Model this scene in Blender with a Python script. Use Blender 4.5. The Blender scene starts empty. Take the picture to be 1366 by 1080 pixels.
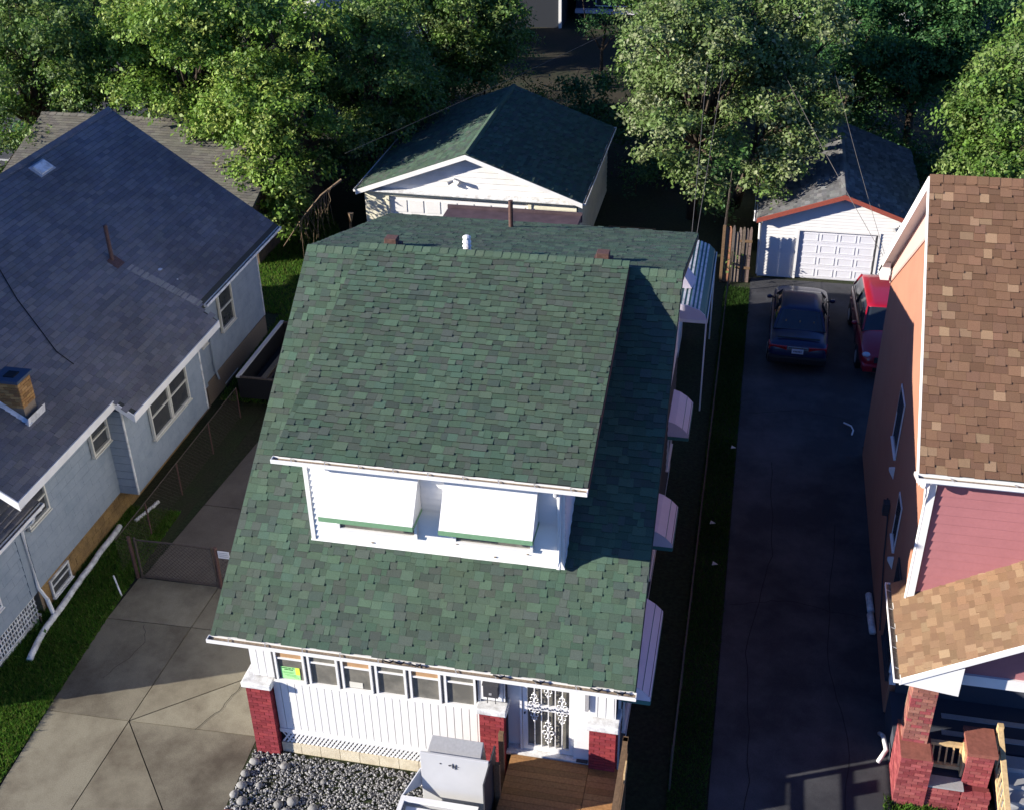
import bpy, math, random
import numpy as np
from mathutils import Vector, Matrix
random.seed(7)
rng = np.random.default_rng(7)
S = bpy.context.scene
COL = S.collection

# ------------------------------------------------------------ camera, light
TILT, YAW, ROLL = 0.55029768, -0.21514026, -0.02030966
ct, st = math.cos(TILT), math.sin(TILT); cy, sy = math.cos(YAW), math.sin(YAW)
fw = Vector((sy*ct, cy*ct, -st)); rt = Vector((cy, -sy, 0)); dn = fw.cross(rt)
cr, sr = math.cos(ROLL), math.sin(ROLL)
right = cr*rt - sr*dn; down = sr*rt + cr*dn
cam = bpy.data.cameras.new('camera'); camo = bpy.data.objects.new('camera', cam); COL.objects.link(camo)
up = -down; back = -fw
camo.matrix_world = Matrix(((right.x, up.x, back.x, 0), (right.y, up.y, back.y, 0), (right.z, up.z, back.z, 18), (0, 0, 0, 1)))
cam.sensor_width = 36; cam.lens = 1572.6/1366*36; cam.clip_end = 3000; cam.clip_start = 0.5
S.camera = camo

SUN = Vector((1, .43, -.375)).normalized()
w = bpy.data.worlds.new('World'); S.world = w; w.use_nodes = True
nt = w.node_tree; nt.nodes.clear()
sky = nt.nodes.new('ShaderNodeTexSky'); sky.sky_type = 'NISHITA'; sky.sun_disc = False; sky.ozone_density = 3.0; sky.dust_density = 0.1; sky.air_density = 0.6; sky.altitude = 300
sky.sun_elevation = math.asin(-SUN.z); sky.sun_rotation = math.atan2(-SUN.x, -SUN.y)
bg = nt.nodes.new('ShaderNodeBackground'); bg.inputs['Strength'].default_value = 0.08
wo = nt.nodes.new('ShaderNodeOutputWorld')
tint = nt.nodes.new('ShaderNodeMix'); tint.data_type = 'RGBA'; tint.blend_type = 'MULTIPLY'; tint.inputs[0].default_value = 1
tint.inputs['B'].default_value = (.62, .84, 1.28, 1); nt.links.new(sky.outputs[0], tint.inputs['A']); nt.links.new(tint.outputs['Result'], bg.inputs[0]); nt.links.new(bg.outputs[0], wo.inputs[0])
sl = bpy.data.lights.new('sun', 'SUN'); sl.energy = 5.0; sl.angle = math.radians(0.5); sl.color = (1.0, .93, .83)
so = bpy.data.objects.new('sun', sl); COL.objects.link(so)
so.rotation_mode = 'QUATERNION'; so.rotation_quaternion = SUN.to_track_quat('-Z', 'Y')
S.view_settings.view_transform = 'Standard'; S.view_settings.look = 'None'
S.view_settings.exposure = 1.15; S.view_settings.gamma = 1.0; S.view_settings.use_curve_mapping = False
S.render.engine = 'CYCLES'

# ------------------------------------------------------------ materials
def mat(name, col, rough=.8, scale=0, amt=.3, bump=0, bscale=60, metal=0, attr=False, spec=.3, stain=None, stain_scale=1.0, stain_amt=.5, trans=0, detail=6, coat=0, emis=None):
    m = bpy.data.materials.new(name); m.use_nodes = True; t = m.node_tree; N = t.nodes; L = t.links
    b = N['Principled BSDF']; b.inputs['Roughness'].default_value = rough; b.inputs['Metallic'].default_value = metal
    b.inputs['Specular IOR Level'].default_value = spec; b.inputs['Coat Weight'].default_value = coat
    if coat: b.inputs['Coat Roughness'].default_value = .05
    tc = N.new('ShaderNodeTexCoord')
    if attr:
        a = N.new('ShaderNodeAttribute'); a.attribute_name = 'Col'; src = a.outputs['Color']
    else:
        a = N.new('ShaderNodeRGB'); a.outputs[0].default_value = (*col, 1); src = a.outputs[0]
    def mixn(A, B, fac, mode='MIX'):
        x = N.new('ShaderNodeMix'); x.data_type = 'RGBA'; x.blend_type = mode
        if isinstance(A, tuple): x.inputs['A'].default_value = (*A, 1)
        else: L.new(A, x.inputs['A'])
        if isinstance(B, tuple): x.inputs['B'].default_value = (*B, 1)
        else: L.new(B, x.inputs['B'])
        if isinstance(fac, float): x.inputs[0].default_value = fac
        else: L.new(fac, x.inputs[0])
        return x.outputs['Result']
    if stain:
        n2 = N.new('ShaderNodeTexNoise'); n2.inputs['Scale'].default_value = stain_scale; n2.inputs['Detail'].default_value = 8; n2.inputs['Roughness'].default_value = .65
        L.new(tc.outputs['Object'], n2.inputs['Vector'])
        r = N.new('ShaderNodeMapRange'); r.inputs['From Min'].default_value = .42; r.inputs['From Max'].default_value = .68; r.inputs['To Max'].default_value = stain_amt
        L.new(n2.outputs[0], r.inputs['Value']); src = mixn(src, stain, r.outputs[0])
    if scale:
        n = N.new('ShaderNodeTexNoise'); n.inputs['Scale'].default_value = scale; n.inputs['Detail'].default_value = detail; n.inputs['Roughness'].default_value = .6
        L.new(tc.outputs['Object'], n.inputs['Vector'])
        r = N.new('ShaderNodeMapRange'); r.inputs['From Min'].default_value = .25; r.inputs['From Max'].default_value = .75
        r.inputs['To Min'].default_value = 1-amt; r.inputs['To Max'].default_value = 1+amt; L.new(n.outputs[0], r.inputs['Value'])
        cb = N.new('ShaderNodeCombineColor')
        for i in range(3): L.new(r.outputs[0], cb.inputs[i])
        src = mixn(src, cb.outputs[0], 1.0, 'MULTIPLY')
    L.new(src, b.inputs['Base Color'])
    if bump:
        n = N.new('ShaderNodeTexNoise'); n.inputs['Scale'].default_value = bscale; n.inputs['Detail'].default_value = 4
        L.new(tc.outputs['Object'], n.inputs['Vector'])
        bp = N.new('ShaderNodeBump'); bp.inputs['Strength'].default_value = bump; bp.inputs['Distance'].default_value = .02
        L.new(n.outputs[0], bp.inputs['Height']); L.new(bp.outputs[0], b.inputs['Normal'])
    if trans:
        tr = N.new('ShaderNodeBsdfTranslucent'); mx = N.new('ShaderNodeMixShader'); mx.inputs[0].default_value = trans
        L.new(src, tr.inputs['Color']); L.new(b.outputs[0], mx.inputs[1]); L.new(tr.outputs[0], mx.inputs[2])
        L.new(mx.outputs[0], N['Material Output'].inputs['Surface'])
    if emis:
        b.inputs['Emission Color'].default_value = (*emis, 1); b.inputs['Emission Strength'].default_value = 1
    return m

M = {}
def dm(k, *a, **kw): M[k] = mat(k, *a, **kw)
dm('shingle', (1,1,1), .92, scale=90, amt=.35, bump=.35, bscale=220, attr=True, spec=.15, stain=(.075,.085,.055), stain_scale=.35, stain_amt=.35)
dm('shingle_blue', (1,1,1), .9, scale=70, amt=.3, bump=.3, bscale=200, attr=True, spec=.15, stain=(.05,.045,.04), stain_scale=.3, stain_amt=.5)
dm('shingle_brown', (1,1,1), .92, scale=90, amt=.3, bump=.3, bscale=220, attr=True, spec=.15)
dm('underlay', (.045,.05,.045), .95)
dm('white', (.78,.77,.74), .55, scale=3, amt=.05, stain=(.5,.48,.42), stain_scale=1.2, stain_amt=.35)
dm('white_clean', (.72,.71,.69), .5, scale=3, amt=.04)
dm('white_weathered', (.74,.74,.72), .7, stain=(.33,.32,.30), stain_scale=5, stain_amt=.8, scale=30, amt=.08)
dm('cream', (.72,.68,.52), .75, stain=(.45,.42,.33), stain_scale=3, stain_amt=.4, scale=20, amt=.08)
dm('cream_block', (.62,.55,.40), .85, stain=(.4,.33,.22), stain_scale=4, stain_amt=.6, scale=40, amt=.12, bump=.3)
dm('gutter_in', (.22,.17,.12), .9, scale=25, amt=.5)
dm('grey_metal', (.42,.42,.42), .5, metal=.3, scale=20, amt=.1)
dm('dark_metal', (.05,.05,.055), .5, scale=20, amt=.2)
dm('rust_metal', (.10,.055,.045), .7, scale=18, amt=.4)
dm('blue_siding', (.28,.325,.37), .65, stain=(.18,.235,.28), stain_scale=2.2, stain_amt=.6, scale=30, amt=.06)
dm('brick_red', (1,1,1), .85, attr=True, scale=60, amt=.25, bump=.3, bscale=120)
dm('mortar_red', (.16,.035,.035), .9, scale=40, amt=.2)
dm('mortar', (.22,.17,.12), .9, scale=40, amt=.2)
dm('ochre_block', (.30,.19,.075), .85, stain=(.12,.075,.04), stain_scale=2.5, stain_amt=.8, scale=25, amt=.25, bump=.4)
dm('brown_block', (.14,.095,.065), .9, stain=(.06,.05,.04), stain_scale=2.5, stain_amt=.8, scale=25, amt=.3, bump=.4)
dm('orange_stucco', (.37,.17,.105), .9, stain=(.33,.135,.085), stain_scale=1.0, stain_amt=.6, scale=50, amt=.08, bump=.15, bscale=90)
dm('pink_siding', (.36,.145,.15), .6, stain=(.30,.12,.125), stain_scale=2, stain_amt=.5, scale=20, amt=.05)
dm('pale_pink', (.50,.34,.29), .65, scale=20, amt=.06)
dm('concrete', (.195,.175,.125), .9, stain=(.085,.068,.046), stain_scale=.7, stain_amt=.9, scale=45, amt=.22, bump=.3, bscale=80, detail=12)
dm('concrete_b', (.215,.195,.14), .9, stain=(.10,.08,.055), stain_scale=.9, stain_amt=.8, scale=45, amt=.22, bump=.3, bscale=80, detail=12)
dm('concrete_c', (.17,.152,.11), .9, stain=(.065,.052,.036), stain_scale=.6, stain_amt=.95, scale=45, amt=.25, bump=.3, bscale=80, detail=12)
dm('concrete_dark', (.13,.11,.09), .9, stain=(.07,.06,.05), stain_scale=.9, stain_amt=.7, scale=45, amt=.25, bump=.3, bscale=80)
dm('asphalt', (.034,.035,.040), .88, stain=(.085,.086,.092), stain_scale=.5, stain_amt=.85, scale=110, amt=.45, bump=.5, bscale=160)
dm('soil', (.028,.030,.014), 1, stain=(.022,.038,.010), stain_scale=.8, stain_amt=.9, scale=20, amt=.5, bump=.8, bscale=30)
dm('ground', (.022,.032,.012), 1, stain=(.03,.024,.015), stain_scale=.4, stain_amt=.7, scale=12, amt=.5, bump=.8, bscale=25)
dm('grass', (1,1,1), .75, attr=True, trans=.35, spec=.15)
dm('leaf', (1,1,1), .55, attr=True, trans=.32, spec=.35)
dm('bark', (.06,.045,.032), .95, scale=14, amt=.5, bump=.8, bscale=20)
dm('twig', (.17,.12,.075), .95, scale=14, amt=.3)
dm('glass', (.045,.05,.055), .08, spec=.6, stain=(.09,.085,.075), stain_scale=3, stain_amt=.6)
dm('screen', (.12,.115,.098), .4, spec=.4, stain=(.22,.205,.17), stain_scale=3.5, stain_amt=.8)
dm('tan_shade', (.40,.24,.12), .8, scale=8, amt=.12)
dm('grey_curtain', (.20,.19,.17), .8, stain=(.10,.095,.085), stain_scale=6, stain_amt=.8)
dm('dark', (.012,.012,.012), .8)
dm('green_paint', (.16,.30,.17), .6, scale=20, amt=.12)
dm('teal_paint', (.05,.17,.15), .5, scale=20, amt=.1)
dm('shade_tinted_white', (.60,.56,.64), .5, scale=5, amt=.04)  # white with the cast of blue shade and red bounce put into its colour
dm('deck_wood', (1,1,1), .8, attr=True, scale=22, amt=.3, bump=.3)
dm('rail_wood', (.16,.10,.055), .85, scale=25, amt=.35)
dm('new_wood', (.52,.37,.19), .8, scale=16, amt=.25)
dm('grey_wood', (1,1,1), .9, attr=True, scale=25, amt=.35)
dm('stone', (1,1,1), .85, attr=True, scale=30, amt=.25, bump=.4, bscale=60)
dm('brown_roof', (.075,.050,.055), .7, scale=3, amt=.3)
dm('fence_metal', (.085,.065,.05), .8, scale=20, amt=.4)
dm('cable', (.11,.10,.09), .7)
dm('red_trim', (.27,.065,.045), .7, scale=20, amt=.2)
dm('red_cap', (.24,.085,.06), .85, scale=12, amt=.25)
dm('garage_door', (.66,.66,.70), .5, scale=4, amt=.04)
dm('paint_blue', (.010,.016,.055), .35, spec=.4, coat=.35)
dm('paint_red', (.30,.006,.02), .3, spec=.5, coat=.9)
dm('car_glass', (.02,.025,.03), .05, spec=.9)
dm('black_plastic', (.012,.012,.013), .6)
dm('chrome', (.6,.6,.62), .2, metal=.9)
dm('tail_red', (.34,.012,.016), .25, spec=.6)
dm('lamp_clear', (.5,.53,.58), .15, spec=.8)
dm('tyre', (.012,.012,.012), .85)
dm('plate', (.55,.6,.68), .5)
dm('poster_green', (.38,.80,.30), .7)
dm('poster_yellow', (.75,.9,.08), .7)
dm('paper', (.62,.60,.52), .8)
dm('ink', (.03,.10,.04), .8)
dm('lift_grey', (.50,.50,.50), .5, scale=3, amt=.04)
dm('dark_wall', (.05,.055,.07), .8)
dm('leaf_litter', (.036,.030,.018), 1, stain=(.02,.028,.010), stain_scale=.6, stain_amt=.9, scale=8, amt=.5)

# ------------------------------------------------------------ mesh builder
class MB:
    def __init__(s): s.v = []; s.f = []; s.c = []; s.cc = (1,1,1)
    def quad(s, *p):
        i = len(s.v); s.v += [tuple(q) for q in p]; s.f.append(tuple(range(i, i+len(p)))); s.c.append(s.cc)
    def hexa(s, p):   # 8 pts: bottom 0-3, top 4-7 ccw
        i = len(s.v); s.v += [tuple(q) for q in p]
        for f in ((3,2,1,0),(4,5,6,7),(0,1,5,4),(1,2,6,5),(2,3,7,6),(3,0,4,7)):
            s.f.append(tuple(i+k for k in f)); s.c.append(s.cc)
        return s
    def box(s, x0, x1, y0, y1, z0, z1):
        return s.hexa([(x0,y0,z0),(x1,y0,z0),(x1,y1,z0),(x0,y1,z0),(x0,y0,z1),(x1,y0,z1),(x1,y1,z1),(x0,y1,z1)])
    def obox(s, o, a, b, c):
        o, a, b, c = map(Vector, (o, a, b, c))
        return s.hexa([o, o+a, o+a+b, o+b, o+c, o+a+c, o+a+b+c, o+b+c])
    def prism(s, poly, d):
        d = Vector(d); n = len(poly); i = len(s.v)
        s.v += [tuple(p) for p in poly] + [tuple(Vector(p)+d) for p in poly]
        s.f.append(tuple(range(i+n-1, i-1, -1))); s.c.append(s.cc)
        s.f.append(tuple(range(i+n, i+2*n))); s.c.append(s.cc)
        for k in range(n):
            s.f.append((i+k, i+(k+1)%n, i+n+(k+1)%n, i+n+k)); s.c.append(s.cc)
        return s
    def tube(s, pts, r, n=6, r2=None, cap=True):
        pts = [Vector(p) for p in pts]; m = len(pts); i = len(s.v)
        for k, p in enumerate(pts):
            d = (pts[min(k+1, m-1)] - pts[max(k-1, 0)]).normalized()
            a = d.cross(Vector((0,0,1)))
            if a.length < .05: a = d.cross(Vector((1,0,0)))
            a.normalize(); b = d.cross(a)
            R = r if r2 is None else r + (r2-r)*k/(m-1)
            for j in range(n):
                t = 2*math.pi*j/n; s.v.append(tuple(p + a*(R*math.cos(t)) + b*(R*math.sin(t))))
        for k in range(m-1):
            for j in range(n):
                s.f.append((i+k*n+j, i+k*n+(j+1)%n, i+(k+1)*n+(j+1)%n, i+(k+1)*n+j)); s.c.append(s.cc)
        if cap:
            s.f.append(tuple(i+j for j in range(n-1,-1,-1))); s.c.append(s.cc)
            s.f.append(tuple(i+(m-1)*n+j for j in range(n))); s.c.append(s.cc)
        return s
    def ball(s, c, rx, ry, rz, nu=8, nv=5, jit=0):
        i = len(s.v)
        for a in range(nv+1):
            ph = math.pi*a/nv
            for b in range(nu):
                th = 2*math.pi*b/nu; j = 1+random.uniform(-jit, jit)
                s.v.append((c[0]+rx*j*math.sin(ph)*math.cos(th), c[1]+ry*j*math.sin(ph)*math.sin(th), c[2]+rz*j*math.cos(ph)))
        for a in range(nv):
            for b in range(nu):
                s.f.append((i+a*nu+b, i+(a+1)*nu+b, i+(a+1)*nu+(b+1)%nu, i+a*nu+(b+1)%nu)); s.c.append(s.cc)
        return s
    def build(s, name, m, parent=None, smooth=False, bevel=0):
        me = bpy.data.meshes.new(name)
        org = root_base(parent)
        vs = s.v if org is None else [(x-org[0], y-org[1], z-org[2]) for x, y, z in s.v]
        me.from_pydata(vs, [], s.f)
        if isinstance(m, str): m = M[m]
        me.materials.append(m)
        if any(c != (1,1,1) for c in s.c):
            at = me.color_attributes.new('Col', 'FLOAT_COLOR', 'CORNER')
            arr = []
            for f, c in zip(s.f, s.c): arr += [c[0], c[1], c[2], 1.0]*len(f)
            at.data.foreach_set('color', arr)
        if smooth: me.polygons.foreach_set('use_smooth', [True]*len(me.polygons))
        me.update()
        o = bpy.data.objects.new(name, me); COL.objects.link(o)
        if parent: o.parent = parent
        if bevel:
            b = o.modifiers.new('bevel', 'BEVEL'); b.width = bevel; b.segments = 2; b.limit_method = 'ANGLE'
        return o
BASE = {}
def root_base(o):
    while o is not None:
        if o.name in BASE: return BASE[o.name]
        o = o.parent
    return None
def thing(name, label, cat, loc=(0,0,0), group=None):
    o = bpy.data.objects.new(name, None); COL.objects.link(o); o.location = loc; o.empty_display_size = .2
    BASE[o.name] = loc; o['label'] = label; o['category'] = cat
    if group: o['group'] = group
    return o
def tag(o, label, cat, group=None, stuff=False):
    o['label'] = label; o['category'] = cat
    if group: o['group'] = group
    if stuff: o['kind'] = 'stuff'
    return o
def struct(o, label=None):
    o['kind'] = 'structure'
    if label: o['label'] = label
    return o
def stuff(o): o['kind'] = 'stuff'; return o
def box(name, m, parent, *b): return MB().box(*b).build(name, m, parent)
def vary(c, a=.15):
    k = 1+random.uniform(-a, a); return tuple(max(0, x*k*(1+random.uniform(-a*.25, a*.25))) for x in c)

CAMP = Vector((0, 0, 18))
def tabs(parent, m, O, u, v, L, H, expo, widths, pal, nind, thick=(.010,.016), xmin=None, keep=None, name='shingle', jit=.012, brick=False, ragged=.0):
    """individual shingle tabs on the plane O + a*u + b*v (u along the eave, v upslope); nearest nind become objects"""
    O = Vector(O); u = Vector(u).normalized(); v = Vector(v).normalized(); n = u.cross(v)
    if n.z < 0: n = -n
    T = []
    rows = int(math.ceil(H/expo))
    for r in range(rows):
        b0 = r*expo; b1 = min(b0+expo*1.12, H)
        a = -random.uniform(0, widths[1]) if not brick else -(r % 2)*widths[1]*.5 - random.uniform(0, .02)
        while a < L:
            wd = random.uniform(*widths); a0 = max(a, 0); a1 = min(a+wd-.003, L); a += wd
            if a1-a0 < .02: continue
            if keep and not keep((a0+a1)/2, b0+expo/2): continue
            t = random.uniform(*thick); db = random.uniform(-jit, jit)
            tooth = (not brick) and random.random() < .45
            if tooth: t += .008; db -= .034
            c = vary(random.choice(pal), .08)
            if not brick: c = tuple(q*(1.06 if tooth else .86) for q in c)
            T.append((a0, a1, max(b0+db, -.02), b1, t, c))
    T.sort(key=lambda q: (O+u*q[0]+v*q[2]-CAMP).length)
    def add(mb, q):
        a0, a1, b0, b1, t, c = q; mb.cc = c
        e = .003; p = lambda a, b, h: O+u*a+v*b+n*h
        mb.hexa([p(a0,b0,0), p(a1,b0,0), p(a1,b1,0), p(a0,b1,0), p(a0,b0,t+e), p(a1,b0,t+e), p(a1,b1,e), p(a0,b1,e)])
        dk = (c[0]*.22, c[1]*.22, c[2]*.22); mb.c[-4] = dk; mb.c[-1] = (c[0]*.45, c[1]*.45, c[2]*.45)
    for q in T[:nind]:
        mb = MB(); add(mb, q); mb.build(name, m, parent)
    if T[nind:]:
        mb = MB()
        for q in T[nind:]: add(mb, q)
        stuff(mb.build(name+'_field', m, parent))

def caps(parent, m, p0, p1, n, w, drop, pal, left, right, name='ridge_cap', h=.02):
    """ridge caps from p0 to p1; left/right = downslope unit vectors either side"""
    p0 = Vector(p0); p1 = Vector(p1); d = (p1-p0)/n; l = Vector(left).normalized(); r = Vector(right).normalized()
    up = Vector((0,0,1))
    for k in range(n):
        a = p0+d*k; b = p0+d*(k+1.15) if k < n-1 else p1
        mb = MB(); mb.cc = vary(random.choice(pal), .1); j = random.uniform(-.008, .008)
        q = lambda P, hh: [P+l*w+up*hh, P+l*w*.35+up*(hh+.012), P+up*(hh-.0), P+r*w*.35+up*(hh+.012), P+r*w+up*hh]
        A = q(a, h+.004+j*.3); B = q(b, h+.012+j*.3)
        A[2] = A[2]+up*.012; B[2] = B[2]+up*.012
        for i in range(4): mb.quad(A[i], A[i+1], B[i+1], B[i])
        A2 = [x-up*.03 for x in A]; B2 = [x-up*.045 for x in B]
        for i in range(4): mb.quad(B2[i], B2[i+1], B[i+1], B[i]); mb.quad(A[i], A[i+1], A2[i+1], A2[i]); mb.quad(A2[i], B2[i], B2[i+1], A2[i+1])
        mb.quad(A2[0], A[0], B[0], B2[0]); mb.quad(A2[4], B2[4], B[4], A[4])
        mb.build(name, m, parent)

def gutter(parent, p0, p1, out, w=.12, h=.075, straps=8, m='white', debris=True):
    """open trough from p0 to p1 (top inner edge), out = horizontal unit vector away from roof"""
    p0 = Vector(p0); p1 = Vector(p1); o = Vector(out)*w; z = Vector((0,0,-h)); t = .012; d = p1-p0; ot = Vector(out)*t
    mb = MB()
    mb.obox(p0+z, d, o, (0,0,t)); mb.obox(p0+z, d, ot, (0,0,h)); mb.obox(p0+o+z, d, ot, (0,0,h+.004))
    e = d.normalized()*t
    mb.obox(p0+z-e, e, o+ot, (0,0,h)); mb.obox(p1+z, e, o+ot, (0,0,h))
    g = mb.build('gutter', m, parent)
    if debris:
        mb = MB(); mb.obox(p0+z+Vector((0,0,t)), d, o, (0,0,h*.35)); mb.build('gutter_debris', 'gutter_in', parent if parent.parent is None else g.parent)
    for k in range(straps):
        q = p0+d*((k+.5)/straps)
        mb = MB(); mb.obox(q+Vector((0,0,-.012)), d.normalized()*.018, o+ot+d.normalized()*.06, (0,0,.006)); mb.build('gutter_strap', 'grey_metal', g)
    return g

def lap(parent, x0, x1, y, z0, z1, expo, m, name='siding_board', axis='x', sgn=-1, clip=None, split=0):
    """lap siding; axis x: boards run along x on plane y facing sgn*y ; axis y: run along y on plane x=y facing sgn*x"""
    k = 0; z = z0
    while z < z1-.01:
        zt = min(z+expo, z1)
        a, b = (x0, x1) if not clip else clip((z+zt)/2)
        if b-a > .05:
            cuts = [a, b]
            if split:
                c = a+split*(.5+.5*(k%2)); cuts = [a]
                while c < b-.1: cuts.append(c); c += split
                cuts.append(b)
            for i in range(len(cuts)-1):
                p, q = cuts[i]+(.0015 if i else 0), cuts[i+1]-(.0015 if i < len(cuts)-2 else 0)
                mb = MB(); t0, t1 = .026, .006; zt_ = zt; zt = zt-expo*(.13 if m == 'blue_siding' else .08)
                def P(s_, t, zz): return (s_, y+sgn*t, zz) if axis == 'x' else (y+sgn*t, s_, zz)
                mb.hexa([P(p,0,z), P(q,0,z), P(q,t0,z), P(p,t0,z), P(p,0,zt+.004), P(q,0,zt+.004), P(q,t1,zt+.004), P(p,t1,zt+.004)])
                mb.build(name, m, parent); zt = zt_
        z += expo; k += 1

BRED = [(.22,.028,.034),(.26,.038,.042),(.19,.024,.03),(.24,.034,.042)]
def brick_pier(parent, x0, x1, y0, y1, z0, z1, core='mortar_red', pal=BRED, bl=.2, bh=.062, gap=.011, name='brick', faces='fblr', cap_n=300, inset=.012):
    """solid mortar core with separate bricks around it"""
    c = MB().box(x0+inset, x1-inset, y0+inset, y1-inset, z0, z1-.004).build('mortar_core', core, parent)
    z = z0; r = 0; cnt = 0; mbx = MB()
    while z < z1-.02:
        zt = min(z+bh, z1)
        for fc in faces:
            if fc in 'fb': s0, s1 = x0, x1
            else: s0, s1 = y0+inset+.085, y1-inset-.085
            s = s0 - (0 if (r%2 == 0) else bl*.5)
            while s < s1-.01:
                a = max(s, s0); b = min(s+bl-gap, s1); s += bl
                if b-a < .02: continue
                pr = random.uniform(-.002, .003)
                mb = MB() if cnt < cap_n else mbx
                mb.cc = vary(random.choice(pal), .15)
                if fc == 'f': mb.box(a, b, y0-pr, y0+inset+.085, z, zt)
                if fc == 'b': mb.box(a, b, y1-inset-.085, y1+pr, z, zt)
                if fc == 'l': mb.box(x0-pr, x0+inset+.05, a, b, z, zt)
                if fc == 'r': mb.box(x1-inset-.05, x1+pr, a, b, z, zt)
                if cnt < cap_n: mb.build(name, 'brick_red', c)
                cnt += 1
        z += bh+gap; r += 1
    if mbx.v: stuff(mbx.build(name+'_field', 'brick_red', c))
    return c

def window_y(parent, x0, x1, y, z0, z1, sgn=-1, fw_=.05, mid=.5, pane='screen', upper=None, m='white_clean', mull=None, depth=.05):
    """double-hung window on a wall facing sgn*y"""
    mb = MB(); d = sorted((y, y+sgn*depth))
    mb.box(x0, x0+fw_, *d, z0, z1); mb.box(x1-fw_, x1, *d, z0, z1)
    mb.box(x0+fw_, x1-fw_, *d, z0, z0+fw_); mb.box(x0+fw_, x1-fw_, *d, z1-fw_, z1)
    f = mb.build('window', m, parent)
    zm = z0+(z1-z0)*mid; d2 = sorted((y+sgn*.01, y+sgn*(depth-.012)))
    MB().box(x0+fw_, x1-fw_, *d2, zm-.018, zm+.018).build('sash_rail', m, f)
    py = y+sgn*.012
    MB().box(x0+fw_, x1-fw_, *sorted((py, py-sgn*.006)), z0+fw_, zm-.018).build('pane', pane, f)
    MB().box(x0+fw_, x1-fw_, *sorted((py+sgn*.008, py+sgn*.002)), zm+.018, z1-fw_).build('pane', upper or pane, f)
    return f
def window_x(parent, y0, y1, x, z0, z1, sgn=1, fw_=.05, mid=.5, pane='glass', upper=None, m='cream_trim', depth=.06, sill=True):
    mb = MB(); d = sorted((x, x+sgn*depth))
    mb.box(*d, y0, y0+fw_, z0, z1); mb.box(*d, y1-fw_, y1, z0, z1)
    mb.box(*d, y0+fw_, y1-fw_, z0, z0+fw_); mb.box(*d, y0+fw_, y1-fw_, z1-fw_, z1)
    f = mb.build('window', m, parent)
    zm = z0+(z1-z0)*mid; d2 = sorted((x+sgn*.012, x+sgn*(depth-.014)))
    MB().box(*d2, y0+fw_, y1-fw_, zm-.02, zm+.02).build('sash_rail', m, f)
    px = x+sgn*.014
    MB().box(*sorted((px, px-sgn*.006)), y0+fw_, y1-fw_, z0+fw_, zm-.02).build('pane', pane, f)
    MB().box(*sorted((px+sgn*.01, px+sgn*.004)), y0+fw_, y1-fw_, zm+.02, z1-fw_).build('pane', upper or pane, f)
    if sill: MB().box(*sorted((x, x+sgn*(depth+.03))), y0-.02, y1+.02, z0-.035, z0-.002).build('sill', m, f)
    return f
dm('cream_trim', (.62,.60,.52), .6, scale=10, amt=.08)

# ------------------------------------------------------------ ground and paving
g = MB(); g.quad((-900,-300,-.02),(900,-300,-.02),(900,1500,-.02),(-900,1500,-.02)); struct(g.build('ground', 'ground'))
GR = [(.06,.17,.016),(.09,.22,.025),(.055,.13,.014),(.13,.23,.03),(.14,.17,.04)]
def lawn(name, poly, z=.0, dens=900, h=.07, label=None, pal=GR):
    mb = MB(); mb.quad(*[(x, y, z) for x, y in poly]); o = mb.build(name, 'soil'); struct(o)
    xs = [p[0] for p in poly]; ys = [p[1] for p in poly]
    A = (max(xs)-min(xs))*(max(ys)-min(ys)); n = int(A*dens)
    P = np.column_stack([rng.uniform(min(xs), max(xs), n), rng.uniform(min(ys), max(ys), n)])
    ins = np.zeros(n, bool); k = len(poly)
    for i in range(k):
        x1, y1 = poly[i]; x2, y2 = poly[(i+1)%k]
        c = ((y1 > P[:,1]) != (y2 > P[:,1]))
        with np.errstate(divide='ignore', invalid='ignore'):
            c &= P[:,0] < (x2-x1)*(P[:,1]-y1)/(y2-y1+1e-12)+x1
        ins ^= c
    P = P[ins]; n = len(P)
    patch = .5+.5*np.sin(P[:,0]*1.3+1.7*np.sin(P[:,1]*.9))*np.sin(P[:,1]*1.1+P[:,0]*.7)
    hh = h*rng.uniform(.5, 1.3, n)*(.7+.5*patch); th = rng.uniform(0, 6.283, n); wd = rng.uniform(.008, .018, n)
    lean = rng.normal(0, .45, (n, 2))*hh[:,None]
    V = np.zeros((n, 3, 3)); V[:,0,:2] = P+np.column_stack([np.cos(th), np.sin(th)])*wd[:,None]; V[:,1,:2] = P-np.column_stack([np.cos(th), np.sin(th)])*wd[:,None]
    V[:,2,:2] = P+lean; V[:,:2,2] = z; V[:,2,2] = z+hh
    pa = np.array(pal); c = pa[rng.integers(0, len(pa), n)]*rng.uniform(.75, 1.25, (n,1))*(1.15-.35*patch[:,None])
    me = tri_mesh('grass', V.reshape(-1,3), n, 3, c, 'grass')
    o = bpy.data.objects.new('grass', me); COL.objects.link(o)
    tag(o, label or 'short green lawn grass', 'grass', stuff=True)
def tri_mesh(name, V, n, k, c, m):
    me = bpy.data.meshes.new(name); me.vertices.add(len(V)); me.vertices.foreach_set('co', V.ravel().astype(np.float32))
    me.loops.add(n*k); me.loops.foreach_set('vertex_index', np.arange(n*k, dtype=np.int32))
    me.polygons.add(n); me.polygons.foreach_set('loop_start', np.arange(0, n*k, k, dtype=np.int32)); me.polygons.foreach_set('loop_total', np.full(n, k, dtype=np.int32))
    me.materials.append(M[m]); at = me.color_attributes.new('Col', 'FLOAT_COLOR', 'CORNER')
    cc = np.ones((n, k, 4), np.float32); cc[:,:,:3] = c[:,None,:]; at.data.foreach_set('color', cc.ravel())
    me.update(calc_edges=True); me.validate(); return me
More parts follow.
